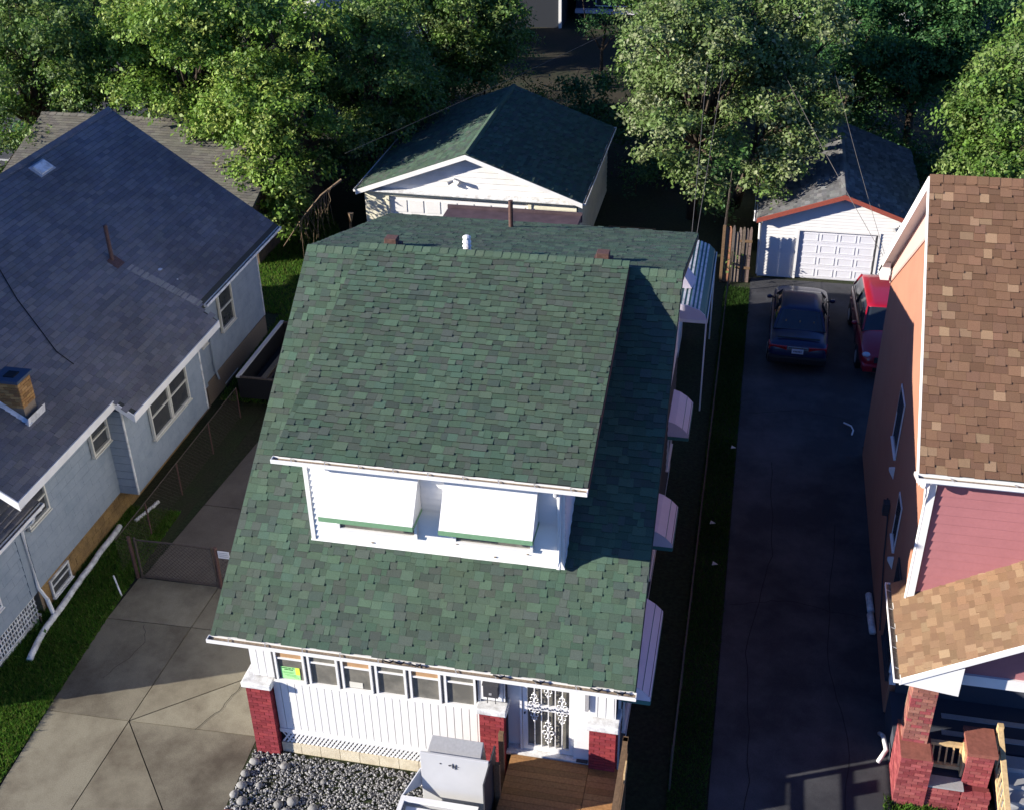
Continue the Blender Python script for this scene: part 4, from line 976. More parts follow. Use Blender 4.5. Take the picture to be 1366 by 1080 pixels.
# boxed beam and gable
MB().prism([(PXE+.02,PY0-.01,PZE-.12),(4.35,PY0-.01,PZE-.24),(4.35,PY0-.01,PZE+.42),(PXE+.02,PY0-.01,PZE-.10)],(0,.2,0)).build('boxed_eave','white_clean',OH)
MB().box(4.36,8.0,PY0+.35,PY0+.5,2.72,2.95).build('porch_beam','white_clean',OH); MB().box(PXE+.12,4.35,PY0+.25,PY0+.45,2.70,2.88).build('porch_beam','white_clean',OH)
MB().prism([(4.36,PY0+.4,2.95),(8,PY0+.4,2.95),(8,PY0+.4,5.6),(4.36,PY0+.4,3.45)],(0,.04,0)).build('porch_gable','pink_siding',OH)
MB().box(3.42,3.52,16.3,18.2,2.7,2.87).build('porch_beam','shade_tinted_white',OH)
# brick piers of that porch
PK = [(.28,.062,.066),(.24,.05,.055),(.32,.085,.08),(.21,.042,.045)]
PK2 = [(.29,.12,.09),(.24,.095,.075),(.33,.15,.11)]
brick_pier(OH,3.66,4.10,16.42,16.86,1.2,2.86,core='mortar',pal=PK2+PK[:1],faces='flr',cap_n=130)
brick_pier(OH,3.62,4.18,15.98,16.95,0,1.2,core='mortar_red',pal=PK,faces='flr',cap_n=170,bl=.19)
MB().box(3.62,4.16,16.0,16.95,1.2,1.205).build('pier_ledge','red_cap',OH)
brick_pier(OH,4.80,5.26,16.22,16.82,0,1.28,core='mortar_red',pal=PK,faces='flr',cap_n=120)
MB().box(4.77,5.30,16.18,16.86,1.28,1.36).build('pier_cap','red_cap',OH)
brick_pier(OH,4.18,4.80,16.02,16.25,0,.52,core='mortar_red',pal=PK,faces='f',cap_n=60)
brick_pier(OH,4.80,5.3,16.0,16.22,0,.5,core='mortar_red',pal=PK,faces='fr',cap_n=60)
MB().box(4.16,4.82,16.02,16.3,.52,.56).build('sill_slab','grey_metal',OH)
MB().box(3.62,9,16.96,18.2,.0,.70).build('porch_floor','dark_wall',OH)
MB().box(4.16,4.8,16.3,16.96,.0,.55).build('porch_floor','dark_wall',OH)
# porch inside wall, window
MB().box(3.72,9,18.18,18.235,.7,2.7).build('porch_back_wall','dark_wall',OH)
pwn = MB().box(4.6,6.4,18.12,18.18,1.35,2.5).build('window','shade_tinted_white',OH); MB().box(4.68,6.32,18.10,18.118,1.43,2.42).build('pane','glass',pwn)
for k in range(5): MB().box(4.5+k*.02,7.5,16.98+k*.22,17.1+k*.22,.70,.72).build('floor_plank','grey_metal',OH) if k in (1,3) else None
# wooden rail between the piers
rl = thing('porch_railing','short new pine railing between the two brick piers of the orange house','railing',(4.5,16.55,.6))
MB().box(4.15,4.82,16.52,16.60,1.10,1.17).build('top_rail','new_wood',rl); MB().box(4.15,4.80,16.40,16.48,.66,.74).build('bottom_rail','new_wood',rl)
for k in range(5): MB().hexa([(4.24+k*.12,16.44,.74),(4.27+k*.12,16.44,.74),(4.27+k*.12,16.47,.74),(4.24+k*.12,16.47,.74),(4.24+k*.12,16.54,1.10),(4.27+k*.12,16.54,1.10),(4.27+k*.12,16.57,1.10),(4.24+k*.12,16.57,1.10)]).build('baluster','new_wood',rl)
MB().box(4.76,4.80,16.3,16.6,.6,1.2).build('side_rail','new_wood',rl)
sr = thing('stair_railing','new pine stair railing with balusters right of the short brick pier','railing',(5.3,16,0))
MB().hexa([(5.36,16.85,1.38),(5.45,16.85,1.38),(5.45,14.2,.62),(5.36,14.2,.62),(5.36,16.85,1.44),(5.45,16.85,1.44),(5.45,14.2,.68),(5.36,14.2,.68)]).build('hand_rail','new_wood',sr)
MB().hexa([(5.38,16.8,.78),(5.43,16.8,.78),(5.43,14.2,.08),(5.38,14.2,.08),(5.38,16.8,.86),(5.43,16.8,.86),(5.43,14.2,.16),(5.38,14.2,.16)]).build('bottom_rail','new_wood',sr)
MB().box(5.35,5.45,16.8,16.9,0,1.5).build('post','new_wood',sr)
for k in range(14):
    y = 16.65-k*.18; z = 1.36-(16.85-y)*.287; MB().box(5.39,5.42,y,y+.035,z-.6,z).build('baluster','new_wood',sr)
for k in range(6): MB().box(5.5,7.2,16.6-k*.3,16.9-k*.3,0,.70-k*.115).build('step','grey_metal',OH)

# ------------------------------------------------------------ garages
def gable_garage(root, x0, x1, xa, y0, y1, ze, za, oh, wall_m, roof_m, pal, expo, wid, gable_m=None, lapw=.12):
    s = (za-ze)/(xa-x0); s2 = (za-ze)/(x1-xa)
    wx0, wx1 = x0+oh, x1-oh
    c = MB().prism([(wx0,y0+.48,0),(wx1,y0+.48,0),(wx1,y0+.48,ze+s2*oh-.1),(xa,y0+.48,za-.1),(wx0,y0+.48,ze+s*oh-.1)][::-1],(0,y1-y0-.8,0)).build('wall',{'cream':'cream_joint','white_clean':'white_joint'}[wall_m],root)
    L = y1-y0
    out = []
    for sg,(xe,sl) in enumerate(((x0,s),(x1,s2))):
        dk = MB().prism([(xe,y0,ze-.10),(xe,y0,ze-.006),(xa,y0,za-.006),(xa,y0,za-.11)],(0,L,0)).build('roof','underlay',root)
        out.append(dk)
        H = math.hypot(xa-xe, za-ze)
        if sg == 0: tabs(dk,roof_m,(xe,y1,ze),(0,-1,0),(xa-xe,0,za-ze),L,H,expo,wid,pal,0,thick=(.008,.014))
        else: tabs(dk,roof_m,(xe,y0,ze),(0,1,0),(xa-xe,0,za-ze),L,H,expo,wid,pal,0,thick=(.008,.014))
    caps(out[0],roof_m,(xa,y0,za+.01),(xa,y1,za+.01),26,.13,0,pal[:3],(-1,0,-s),(1,0,-s2))
    return c, s, s2
GG = thing('green_roofed_garage','cream wide double garage with a green shingle gable roof behind the middle house','garage',(-9.7,42,0))
gc, s1, s2 = gable_garage(GG,-13.85,-5.65,-9.75,37.9,46.2,2.60,4.14,.22,'cream','shingle',PG,.146,(.18,.34))
yw = 38.2
for sg in (0,1):
    xe = (-13.85,-5.65)[sg]
    MB().prism([(xe,37.87,2.44),(xe,37.87,2.61),(-9.75,37.87,4.13),(-9.75,37.87,3.96)],(0,.028,0)).build('rake_board','white',GG)
gutter(GG,(-13.85,37.95,2.6),(-13.85,46.2,2.6),(-1,0,0),straps=3,w=.09); gutter(GG,(-5.65,37.95,2.6),(-5.65,46.2,2.6),(1,0,0),straps=3,w=.09)
def gclip(z):
    return (max(-13.6,-9.75-(3.98-z)/.3488), min(-5.9,-9.75+(3.98-z)/.3488))
lap(gc,0,1,yw-.0,2.62,4.0,.2,'white',clip=gclip)
lap(gc,-13.62,-12.75,yw,0,2.6,.2,'cream'); lap(gc,-7.6,-5.9,yw,0,2.6,.2,'cream'); lap(gc,-12.75,-7.6,yw,2.35,2.6,.12,'cream')
lap(gc,38.25,45.9,-5.87,0,2.6,.2,'cream',axis='y',sgn=1)
MB().hexa([(-13.35,37.95,2.56),(-5.95,37.95,2.50),(-5.95,38.18,2.50),(-13.35,38.18,2.56),(-13.35,37.95,2.6),(-5.95,37.95,2.54),(-5.95,38.18,2.60),(-13.35,38.18,2.66)]).build('pent_board','white_weathered',GG)
gd = MB().box(-12.7,-7.62,38.24,38.28,0,2.3).build('garage_door','white_clean',GG)
for k in range(8):
    for r in range(4):
        x = -12.6+k*.62; z = .1+r*.55; MB().box(x,x+.52,38.222,38.238,z,z+.45).build('door_panel','cream' if False else 'white_clean',gd)
for (a_,b_) in ((-12.82,-12.7),(-7.62,-7.5)): MB().box(a_,b_,38.14,38.24,0,2.36).build('jamb','cream',GG)
fl = thing('floodlight','twin white floodlight on the gable of the cream garage','lamp',(-10.2,38.1,3.1))
MB().tube([(-10.25,38.18,3.1),(-10.25,38.08,3.1)],.06,8).build('base','white_clean',fl); MB().tube([(-10.25,38.08,3.1),(-10.45,37.98,3.02)],.05,8,r2=.08).build('lamp_head','grey_metal',fl); MB().tube([(-10.25,38.08,3.1),(-10.02,37.96,3.06)],.05,8,r2=.08).build('lamp_head','grey_metal',fl)

PGr = [(.17,.17,.165),(.14,.14,.14),(.20,.20,.19),(.12,.12,.12)]
WG = thing('white_garage','small white sided garage with red-trimmed grey shingle gable at the end of the asphalt drive','garage',(3.1,42,0))
wc, t1, t2 = gable_garage(WG,.28,5.92,3.1,38.45,46.4,2.20,3.25,.2,'white_clean','shingle_blue',PGr,.14,(.24,.32))
for xe in (.28,5.92):
    MB().prism([(xe,38.41,2.09),(xe,38.41,2.25),(3.1,38.41,3.26),(3.1,38.41,3.10)],(0,.03,0)).build('rake_board','red_trim',WG)
yw = 38.75
def wclip(z): return (max(.5,3.1-(3.02-z)/.326), min(5.7,3.1+(3.02-z)/.326))
lap(wc,0,1,yw,1.84,3.0,.115,'white_clean',clip=wclip)
lap(wc,.5,1.7,yw,0,1.84,.115,'white_clean'); lap(wc,4.42,5.7,yw,0,1.84,.115,'white_clean')
wd = MB().box(1.76,4.36,38.79,38.83,0,1.78).build('garage_door','garage_door',WG)
for r in range(4):
    MB().box(1.76,4.36,38.772,38.789,.03+r*.44,.45+r*.44).build('door_section','garage_door',wd)
    for k in range(4):
        x = 1.86+k*.63; z = .10+r*.44
        for (a_,b_,c_,d2_) in ((x,x+.54,z,z+.03),(x,x+.54,z+.25,z+.28),(x,x+.03,z+.03,z+.25),(x+.51,x+.54,z+.03,z+.25)): MB().box(a_,b_,38.76,38.771,c_,d2_).build('panel_moulding','garage_door',wd)
for (a_,b_,c_,d2_) in ((1.68,1.76,0,1.86),(4.36,4.44,0,1.86),(1.76,4.36,1.79,1.86)): MB().box(a_,b_,38.70,38.79,c_,d2_).build('jamb','white_clean',WG)
MB().box(4.30,4.36,38.70,38.79,0,1.79).build('jamb_strip','dark_metal',WG)
MB().box(.46,.52,38.68,38.78,0,2.2).build('corner_trim','white_clean',WG)
gutter(WG,(.28,38.5,2.22),(.28,46.0,2.22),(-1,0,0),straps=3,w=.09)
MB().tube([(.2,38.5,2.5),(.2,38.48,2.15),(.4,38.66,2.0),(.44,38.66,.1)],.035,6).build('downspout','white_clean',WG)
f2 = thing('floodlight','small floodlight on the right of the white garage gable','lamp',(5.0,38.7,2.1)); MB().tube([(4.95,38.73,2.15),(4.95,38.62,2.15)],.05,8).build('base','white_clean',f2)
MB().tube([(4.95,38.62,2.15),(5.12,38.5,2.05)],.04,8,r2=.08).build('lamp_head','grey_metal',f2); MB().tube([(4.95,38.62,2.15),(4.82,38.5,2.08)],.04,8,r2=.08).build('lamp_head','grey_metal',f2)

# shed behind the blue house
BS = thing('grey_roofed_shed','long low building with weathered grey-tan shingle roof behind the blue house','shed',(-23,39,0))
PT = [(.14,.13,.11),(.12,.11,.10),(.16,.15,.125)]
sh_ = MB().prism([(-26.9,36.6,0),(-26.9,36.6,2.7),(-26.9,40.2,3.9),(-26.9,43.6,2.7),(-26.9,43.6,0)][::-1],(9.6,0,0)).build('wall','brown_block',BS)
for (ya,za_,yb,zb_) in ((36.0,2.5,40.2,4.05),(44.2,2.5,40.2,4.05)):
    MB().prism([(-27.2,ya,za_-.1),(-27.2,ya,za_-.006),(-27.2,yb,zb_-.006),(-27.2,yb,zb_-.1)],(10.2,0,0)).build('roof','underlay',BS)
tabs(BS,'shingle',(-27.2,36.0,2.5),(1,0,0),(0,4.2,1.55),10.2,4.47,.14,(.28,.32),PT,0,name='shingle',brick=True)
caps(BS,'shingle',(-27.2,40.2,4.07),(-17,40.2,4.07),34,.13,0,PT,(0,-1,-.36),(0,1,-.36))

# picket fence
PF = thing('picket_fence','weathered grey dog-eared picket fence between the houses beside the white garage','fence',(-.2,38,0))
x = -.72; k = 0
while x < .16:
    m_ = MB(); m_.cc = vary((.17,.135,.11) if k != 1 else (.27,.12,.07), .3); h_ = 2.0+random.uniform(-.15,.12); wv = .095; yy = 38.0+random.uniform(-.02,.02)+.1*(x+.7)
    m_.prism([(x,yy,0),(x+wv,yy,0),(x+wv,yy,h_-.12),(x+wv*.72,yy,h_),(x+wv*.28,yy,h_),(x,yy,h_-.12)],(random.uniform(-.02,.02),.02,0)); m_.build('picket','grey_wood',PF); x += .115; k += 1
for z in (.5,1.5): MB().box(-.75,.2,38.06,38.12,z,z+.09).build('rail','rail_wood',PF)
MB().box(-.82,-.72,37.95,38.05,0,2.1).build('post','rail_wood',PF)
y = 38.1
while y < 44:
    m_ = MB(); m_.cc = vary((.13,.11,.09),.3); m_.box(-.80,-.78,y,y+.1,0,1.9+random.uniform(-.1,.1)); m_.build('picket','grey_wood',PF); y += .12
CF = thing('chain_link_fence','long low chain link fence along the dark grass strip beside the asphalt drive','fence',(-.45,28,0))
for y in (15.5,18.2,20.9,23.6,26.3,29.0,31.7,34.4,37.2): MB().tube([(-.48,y,0),(-.48,y,1.2)],.022,6).build('post','fence_metal',CF)
MB().tube([(-.48,15.5,1.2),(-.48,24,1.17),(-.48,37.2,1.2)],.007,5).build('top_rail','fence_metal',CF); chainlink(CF,(-.48,15.5,0),(-.48,37.2,0),1.12,.11,r=.0025)
# ------------------------------------------------------------ vehicles
def loft(sections, close=True):
    m = MB(); n = len(sections[0]); i = 0
    for s in sections: m.v += [tuple(p) for p in s]
    for a in range(len(sections)-1):
        for b in range(n-1 if not close else n):
            m.f.append((a*n+b, a*n+(b+1)%n, (a+1)*n+(b+1)%n, (a+1)*n+b)); m.c.append(m.cc)
    if close:
        m.f.append(tuple(range(n-1,-1,-1))); m.f.append(tuple((len(sections)-1)*n+b for b in range(n))); m.c += [m.cc, m.cc]
    return m
def car(name, label, group, cx, cyy, ang, paint, L, W, stations, gh, roofz, wheels, rear=True, wheel_r=.32):
    """stations: (y, halfwidth, zlow, zshoulder, ztop); gh: (y_rearbase, y_roofrear, y_rooffront, y_frontbase, zbase_r, zbase_f, w_base, w_roof)"""
    root = thing(name, label, 'car', (cx, cyy, 0)); 
    if group: root['group'] = group
    ca, sa = math.cos(ang), math.sin(ang)
    T = lambda p: (cx+p[0]*ca-p[1]*sa, cyy+p[0]*sa+p[1]*ca, p[2])
    def B(m, nm, mt, par=root, **k): m.v = [T(p) for p in m.v]; return m.build(nm, mt, par, **k)
    secs = []
    for (y, w_, zl, zs, zt) in stations:
        half = [(w_*.80, zl), (w_*.97, zl+.10), (w_, (zl+zs)/2), (w_*.985, zs-.05), (w_*.93, zs), (w_*.72, zt-.012), (w_*.3, zt)]
        secs.append([(x, y, z) for x, z in half]+[(-x, y, z) for x, z in half[::-1]])
    b = B(loft(secs), 'body', paint, smooth=True)
    sub = b.modifiers.new('sub', 'SUBSURF'); sub.levels = 2; sub.render_levels = 2
    yr, yrr, yrf, yf, zr, zf, wb, wr = gh
    def sec(y, z0, z1, w0, w1): 
        h = [(w0, z0), (w0+(w1-w0)*.5, z0+(z1-z0)*.55), (w1, z1-.03), (w1*.8, z1)]
        return [(x, y, z) for x, z in h]+[(-x, y, z) for x, z in h[::-1]]
    g = loft([sec(yr, zr-.1, zr-.005, wb, wb*.93), sec(yr+.03, zr-.1, zr+.02, wb, wb*.92), sec(yrr, zr-.1, roofz-.03, wb, wr), sec(yrr+.25, zr-.1, roofz-.008, wb, wr), sec(yrf-.3, zf-.1, roofz-.008, wb, wr), sec(yrf, zf-.1, roofz-.03, wb, wr), sec(yf-.03, zf-.1, zf+.02, wb, wb*.92), sec(yf, zf-.1, zf-.005, wb, wb*.93)])
    B(g, 'glass', 'car_glass', smooth=False)
    r = MB(); 
    secs = []
    for y, z in ((yrr-.02,roofz-.035),(yrr+.1,roofz-.01),(yrr+.3,roofz+.006),((yrr+yrf)/2,roofz+.012),(yrf-.3,roofz+.006),(yrf-.08,roofz-.01),(yrf+.02,roofz-.035)):
        secs.append([(wr+.015,y,z-.05),(wr-.02,y,z-.002),(wr*.6,y,z+.012),(-wr*.6,y,z+.012),(-wr+.02,y,z-.002),(-wr-.015,y,z-.05)])
    B(loft(secs), 'roof', paint, smooth=True)
    for s in (-1, 1):
        B(MB().tube([(s*wb*.95,yr+.0,zr),(s*(wr+.0),yrr,roofz-.045)],.035,6),'pillar',paint); B(MB().tube([(s*wb*.95,yf,zf),(s*(wr+.0),yrf,roofz-.045)],.03,6),'pillar',paint)
        ym = (yrr+yrf)/2-.1; B(MB().tube([(s*(wb-.0),ym,zr),(s*(wr+.01),ym,roofz-.04)],.03,5),'pillar','black_plastic')
        B(MB().tube([(s*(wb+.005),yr+.1,zr+.0),(s*(wb+.005),yf-.1,zf+.0)],.012,4),'belt_strip','black_plastic')
        # mirrors
        mm = MB(); mm.ball((s*(W/2+.09),yf-.35,zf+.05),.10,.06,.07,8,5); mir = B(mm,'mirror',paint,smooth=True)
        B(MB().tube([(s*(W/2-.08),yf-.33,zf+.0),(s*(W/2+.05),yf-.34,zf+.03)],.02,5),'mirror_arm','black_plastic',mir)
        # door seams and handles
        for y in (yrr+.25, ym, yf-.45): B(MB().box(*sorted((s*(W/2-.01), s*(W/2+.004))), y-.006, y+.006, .35, zr-.08),'door_seam','black_plastic')
        for y in (ym+.15, yrr+.4): B(MB().box(*sorted((s*(W/2-.0), s*(W/2+.025))), y, y+.14, zr-.17, zr-.14),'door_handle',paint)
        for y in wheels:
            x0_, x1_ = s*(W/2-.2), s*(W/2+.005)
            wh = B(MB().tube([(x0_,y,wheel_r),(x1_,y,wheel_r)],wheel_r,20),'wheel','tyre')
            B(MB().tube([(x1_-s*.02,y,wheel_r),(x1_+s*.008,y,wheel_r)],wheel_r*.62,14),'rim','grey_metal',wh)
            B(MB().tube([(x0_,y,wheel_r+.02),(x1_-s*.002,y,wheel_r+.02)],wheel_r*1.14,20),'wheel_arch','black_plastic')
    return root, B
# dark blue sedan, tail towards the camera
st_ = [(-2.36,.70,.42,.62,.64),(-2.33,.80,.32,.80,.84),(-2.27,.85,.27,.94,.98),(-2.0,.88,.24,.96,1.03),(-1.5,.89,.22,.96,1.04),(-1.0,.89,.2,.96,1.02),(0,.89,.2,.95,1.0),(.9,.89,.2,.93,.98),(1.4,.88,.22,.88,.95),(2.0,.86,.24,.78,.86),(2.25,.80,.3,.66,.74),(2.36,.68,.38,.54,.58)]
c1, B1 = car('parked_sedan','dark navy blue sedan parked tail-out in the shade before the white garage',None,1.86,34.25,math.radians(-1.5),'paint_blue',4.7,1.78,st_,(-1.42,-.78,.55,1.12,1.02,.96,.80,.60),1.42,(-1.42,1.38))
for s in (-1,1):
    B1(MB().hexa([(s*.32,-2.325,.72),(s*.84,-2.275,.72),(s*.875,-2.0,.74),(s*.32,-2.2,.74),(s*.32,-2.355,.90),(s*.83,-2.29,.90),(s*.86,-2.0,.92),(s*.32,-2.2,.92)]) if s>0 else MB().hexa([(-.84,-2.275,.72),(-.32,-2.325,.72),(-.32,-2.2,.74),(-.875,-2.0,.74),(-.84,-2.295,.90),(-.32,-2.355,.90),(-.32,-2.2,.92),(-.87,-2.0,.92)]),'tail_light','tail_red')
    B1(MB().box(*sorted((s*.55,s*.80)),-2.40,-2.375,.52,.56),'reflector','tail_red')
B1(MB().box(-.30,.30,-2.365,-2.33,.86,.905),'plate_trim','chrome')
pl = B1(MB().box(-.17,.17,-2.37,-2.345,.70,.85),'number_plate','plate')
for k in range(6):
    B1(MB().box(-.12+k*.042,-.095+k*.042,-2.375,-2.371,.75,.80),'lettering','paint_blue',pl)
B1(MB().hexa([(-.86,-2.43,.36),(.86,-2.43,.36),(.88,-2.2,.34),(-.88,-2.2,.34),(-.85,-2.42,.60),(.85,-2.42,.60),(.87,-2.2,.64),(-.87,-2.2,.64)]),'bumper','black_plastic',bevel=.05)
B1(MB().box(-.80,.80,-1.46,-1.44,1.02,1.035),'window_seal','black_plastic')
B1(MB().box(-.62,.62,-2.06,-1.99,1.045,1.055),'trunk_seam','black_plastic')
# the rear window shows pale head-rests behind it
for x in (-.42,0,.42): B1(MB().box(x-.02,x+.02,-1.18,-1.165,1.16,1.22),'headrest','tan_shade')
# red car, nose towards the camera
st2 = [(-2.3,.66,.40,.60,.66),(-2.25,.78,.30,.74,.80),(-2.0,.86,.24,.88,.95),(-1.5,.89,.22,.98,1.07),(-1.0,.90,.2,1.02,1.10),(0,.90,.2,1.04,1.10),(1.0,.90,.2,1.04,1.10),(1.8,.89,.22,1.05,1.10),(2.2,.86,.26,1.0,1.08),(2.3,.80,.34,.9,.95)]
# local frame: nose at -y here, so rotate by pi is not needed; windscreen at the low-y end
st2r = [(-y,w_,a_,b_,c_) for (y,w_,a_,b_,c_) in st2][::-1]
c2, B2 = car('parked_hatchback','bright red car with its nose to the viewer, half hidden behind the orange house wall',None,4.42,34.2,math.pi+math.radians(2),'paint_red',4.5,1.8,st2r,(-2.15,-1.85,.42,1.12,1.06,1.08,.81,.62),1.58,(-1.4,1.42),rear=False)
for s in (-1,1):
    B2(MB().ball((s*.66,2.08,.76),.17,.14,.09,10,6),'headlight','lamp_clear',smooth=True)
    B2(MB().ball((s*.62,2.27,.48),.09,.05,.06,8,5),'fog_light','lamp_clear')
gr_ = B2(MB().box(-.48,.48,2.2,2.305,.60,.76),'grille','black_plastic')
for k in range(3): B2(MB().box(-.46,.46,2.3,2.318,.62+k*.05,.635+k*.05),'grille_bar','chrome',gr_)
B2(MB().hexa([(-.82,2.1,.30),(.82,2.1,.30),(.78,2.38,.32),(-.78,2.38,.32),(-.84,2.1,.56),(.84,2.1,.56),(.78,2.36,.54),(-.78,2.36,.54)]),'bumper','paint_red',bevel=.05)
B2(MB().box(-.5,.5,2.36,2.39,.36,.48),'air_intake','black_plastic')
B2(MB().tube([(-.6,1.14,1.10),(.1,1.08,1.16)],.012,4),'wiper','black_plastic')

rd = thing('garden_stool','small round dark red stool standing at the right jamb of the white garage door','stool',(4.15,38.0,0))
MB().ball((4.15,38.0,.42),.2,.2,.06,12,5).build('seat','tail_red',rd,smooth=True)
for a_ in range(3): MB().tube([(4.15+.12*math.cos(a_*2.1),38+.12*math.sin(a_*2.1),.4),(4.15+.2*math.cos(a_*2.1),38+.2*math.sin(a_*2.1),0)],.012,5).build('leg','grey_metal',rd)
m_ = MB(); m_.tube([(3.15,29.3,.05),(3.35,29.15,.05),(3.4,28.95,.05),(3.35,28.7,.05)],.022,6); tag(m_.build('white_rag','white_clean',None),'crumpled white rag on the asphalt by the far corner of the orange house','rag')
for k,(x,y) in enumerate(((-.1,22.3),(-.25,23.9),(.1,27.4))):
    m_ = MB(); m_.prism([(x,y,.06),(x+.14,y+.05,.06),(x+.02,y+.13,.07)],(0,0,.012)); tag(m_.build('paper_scrap','paper'),['pale triangular paper scrap in the dark grass strip','tiny pale scrap in the grass strip beyond the triangular one','farthest tiny pale scrap on the grass edge'][k],'litter')

# ------------------------------------------------------------ cables
def cable(pts, r, label):
    P = []
    a, b, sag = pts
    for k in range(13):
        t = k/12; P.append(Vector(a).lerp(Vector(b), t)-Vector((0,0,sag*4*t*(1-t))))
    o = MB().tube(P, r*.65, 5).build('overhead_cable', 'cable'); tag(o, label, 'cable', 'overhead cables'); return o
cable(((3.7,27.7,5.3),(-2.5,58,8.2),.5),.012,'overhead cable rising leftwards from the rear corner of the orange house across the white garage')
cable(((3.72,27.75,5.0),(1.2,58,8.6),.6),.010,'steeper overhead cable from the orange house over the white garage gable')
cable(((-1.3,26.4,6.4),(-2.4,55,8.2),.4),.012,'overhead cable from the back corner of the green roof into the tree, left one')
cable(((-1.2,26.5,6.4),(-1.4,55,8.4),.5),.012,'overhead cable from the back corner of the green roof into the tree, right one')
cable(((-13.85,37.2,4.2),(5,64,9.0),.3),.014,'long overhead cable crossing above the garages towards the far houses')
cable(((-22,56,6.2),(2,54,8.4),.3),.014,'pale overhead cable crossing behind the green garage')

# ------------------------------------------------------------ trees
PALS = {
 'bright': [(.13,.22,.030),(.17,.26,.045),(.10,.18,.025),(.22,.28,.06),(.085,.15,.022)],
 'mid': [(.075,.14,.024),(.10,.18,.03),(.055,.11,.02),(.14,.20,.05),(.11,.16,.05)],
 'silver': [(.12,.17,.055),(.15,.19,.075),(.09,.14,.035),(.18,.21,.10),(.10,.16,.04)],
 'deep': [(.035,.10,.03),(.05,.13,.035),(.03,.08,.025),(.07,.15,.04)],
}
NLEAF = [0]
def leaves(blobs, dens, size, pal, seed):
    r = np.random.default_rng(seed); Cn = []; Nn = []; Cc = []
    pa = np.array(PALS[pal])
    for (x,y,z,R) in blobs:
        nt_ = int(38*R*R)                          # twigs on this clump
        d = r.normal(size=(nt_,3)); d /= np.linalg.norm(d,axis=1)[:,None]; d[:,2] = np.where(d[:,2]<-.3, -d[:,2]*.6, d[:,2])
        rad = R*(1-.45*r.random(nt_)**1.6)*(1+.22*np.sin(d[:,0]*5+x)*np.sin(d[:,1]*6+y)+.12*r.normal(size=nt_))
        tc_ = np.array([x,y,z])+d*rad[:,None]*np.array([1,1,.82])
        nl = int(dens)
        off = r.normal(size=(nt_,nl,3))*np.array([.17,.17,.12])
        off[:,:,2] -= .10*np.abs(off[:,:,0])+.05
        P = tc_[:,None,:]+off+d[:,None,:]*r.normal(size=(nt_,nl,1))*.08
        N_ = d[:,None,:]*.7+r.normal(size=(nt_,nl,3))*.62+np.array([0,0,.55])
        col = pa[r.integers(0,len(pa),nt_)][:,None,:]*(.6+.4*pa[r.integers(0,len(pa),(nt_,nl))]/pa.mean(0))*r.uniform(.85,1.15,(nt_,nl,1))
        Cn.append(P.reshape(-1,3)); Nn.append(N_.reshape(-1,3)); Cc.append(col.reshape(-1,3))
    P = np.concatenate(Cn); N_ = np.concatenate(Nn); c = np.concatenate(Cc)
    c = c*1.3; P[:,2] = np.maximum(P[:,2], .15)
    N_ /= np.linalg.norm(N_,axis=1)[:,None]
    n = len(P); NLEAF[0] += n
    t = r.normal(size=(n,3)); t[:,2] -= .6; t -= N_*(t*N_).sum(1)[:,None]; t /= np.linalg.norm(t,axis=1)[:,None]; b = np.cross(N_,t)
    s = size*np.clip(r.lognormal(-.05,.32,n),.45,1.8)[:,None]
    V = np.zeros((n,4,3)); V[:,0] = P-t*s; V[:,1] = P+b*s*.62+N_*s*.12-t*s*.1; V[:,2] = P+t*s*1.0-N_*s*.15; V[:,3] = P-b*s*.62+N_*s*.12-t*s*.1
    return V.reshape(-1,3), n, c
def tree(name, label, base, blobs, pal='mid', dens=35, size=.068, trunk=.22, seed=1, group='trees behind the houses'):
    root = thing(name, label, 'tree', base, group); r_ = random.Random(seed)
    bx_, by_, bz_ = base
    cx_ = sum(b[0] for b in blobs)/len(blobs); cy_ = sum(b[1] for b in blobs)/len(blobs); cz = sum(b[2] for b in blobs)/len(blobs)
    fork = Vector((bx_+(cx_-bx_)*.3, by_+(cy_-by_)*.3, max(1.2, cz*.5)))
    MB().tube([Vector(base), Vector(base).lerp(fork,.5)+Vector((r_.uniform(-.1,.1),r_.uniform(-.1,.1),0)), fork, fork.lerp(Vector((cx_,cy_,cz)),.7)], trunk, 9, r2=trunk*.45).build('trunk','bark',root,smooth=True)
    m = MB()
    for (x,y,z,R) in blobs:
        e = Vector((x,y,z)); mid = fork.lerp(e,.5)+Vector((r_.uniform(-.3,.3),r_.uniform(-.3,.3),r_.uniform(0,.4)))
        m.tube([fork, mid, e], trunk*.4, 6, r2=trunk*.1)
        for q in range(5):
            d = Vector((r_.uniform(-1,1),r_.uniform(-1,1),r_.uniform(-.4,1))).normalized()*R*.85
            m.tube([mid.lerp(e,.6), e+d*.5+Vector((0,0,.1)), e+d], trunk*.12, 4, r2=.008)
    m.build('limb','bark',root)
    V, n, c = leaves(blobs, dens, size, pal, seed)
    org = np.array(base); me = tri_mesh('crown', V-org, n, 4, c, 'leaf')
    o = bpy.data.objects.new('crown', me); COL.objects.link(o); o.parent = root
    return root
def gen(cx_,cy_,cz,rx,ry,rz,n,R0,R1,seed):
    r_ = random.Random(seed); out = []; n = int(n*1.5)
    for _ in range(n):
        th = r_.uniform(0,6.283); ph = math.acos(r_.uniform(-.95,1)); k = r_.uniform(.5,1)
        out.append((cx_+rx*k*math.sin(ph)*math.cos(th), cy_+ry*k*math.sin(ph)*math.sin(th), cz+rz*k*math.cos(ph), r_.uniform(R0,R1)))
    return out
TR = 'big maples behind the houses'
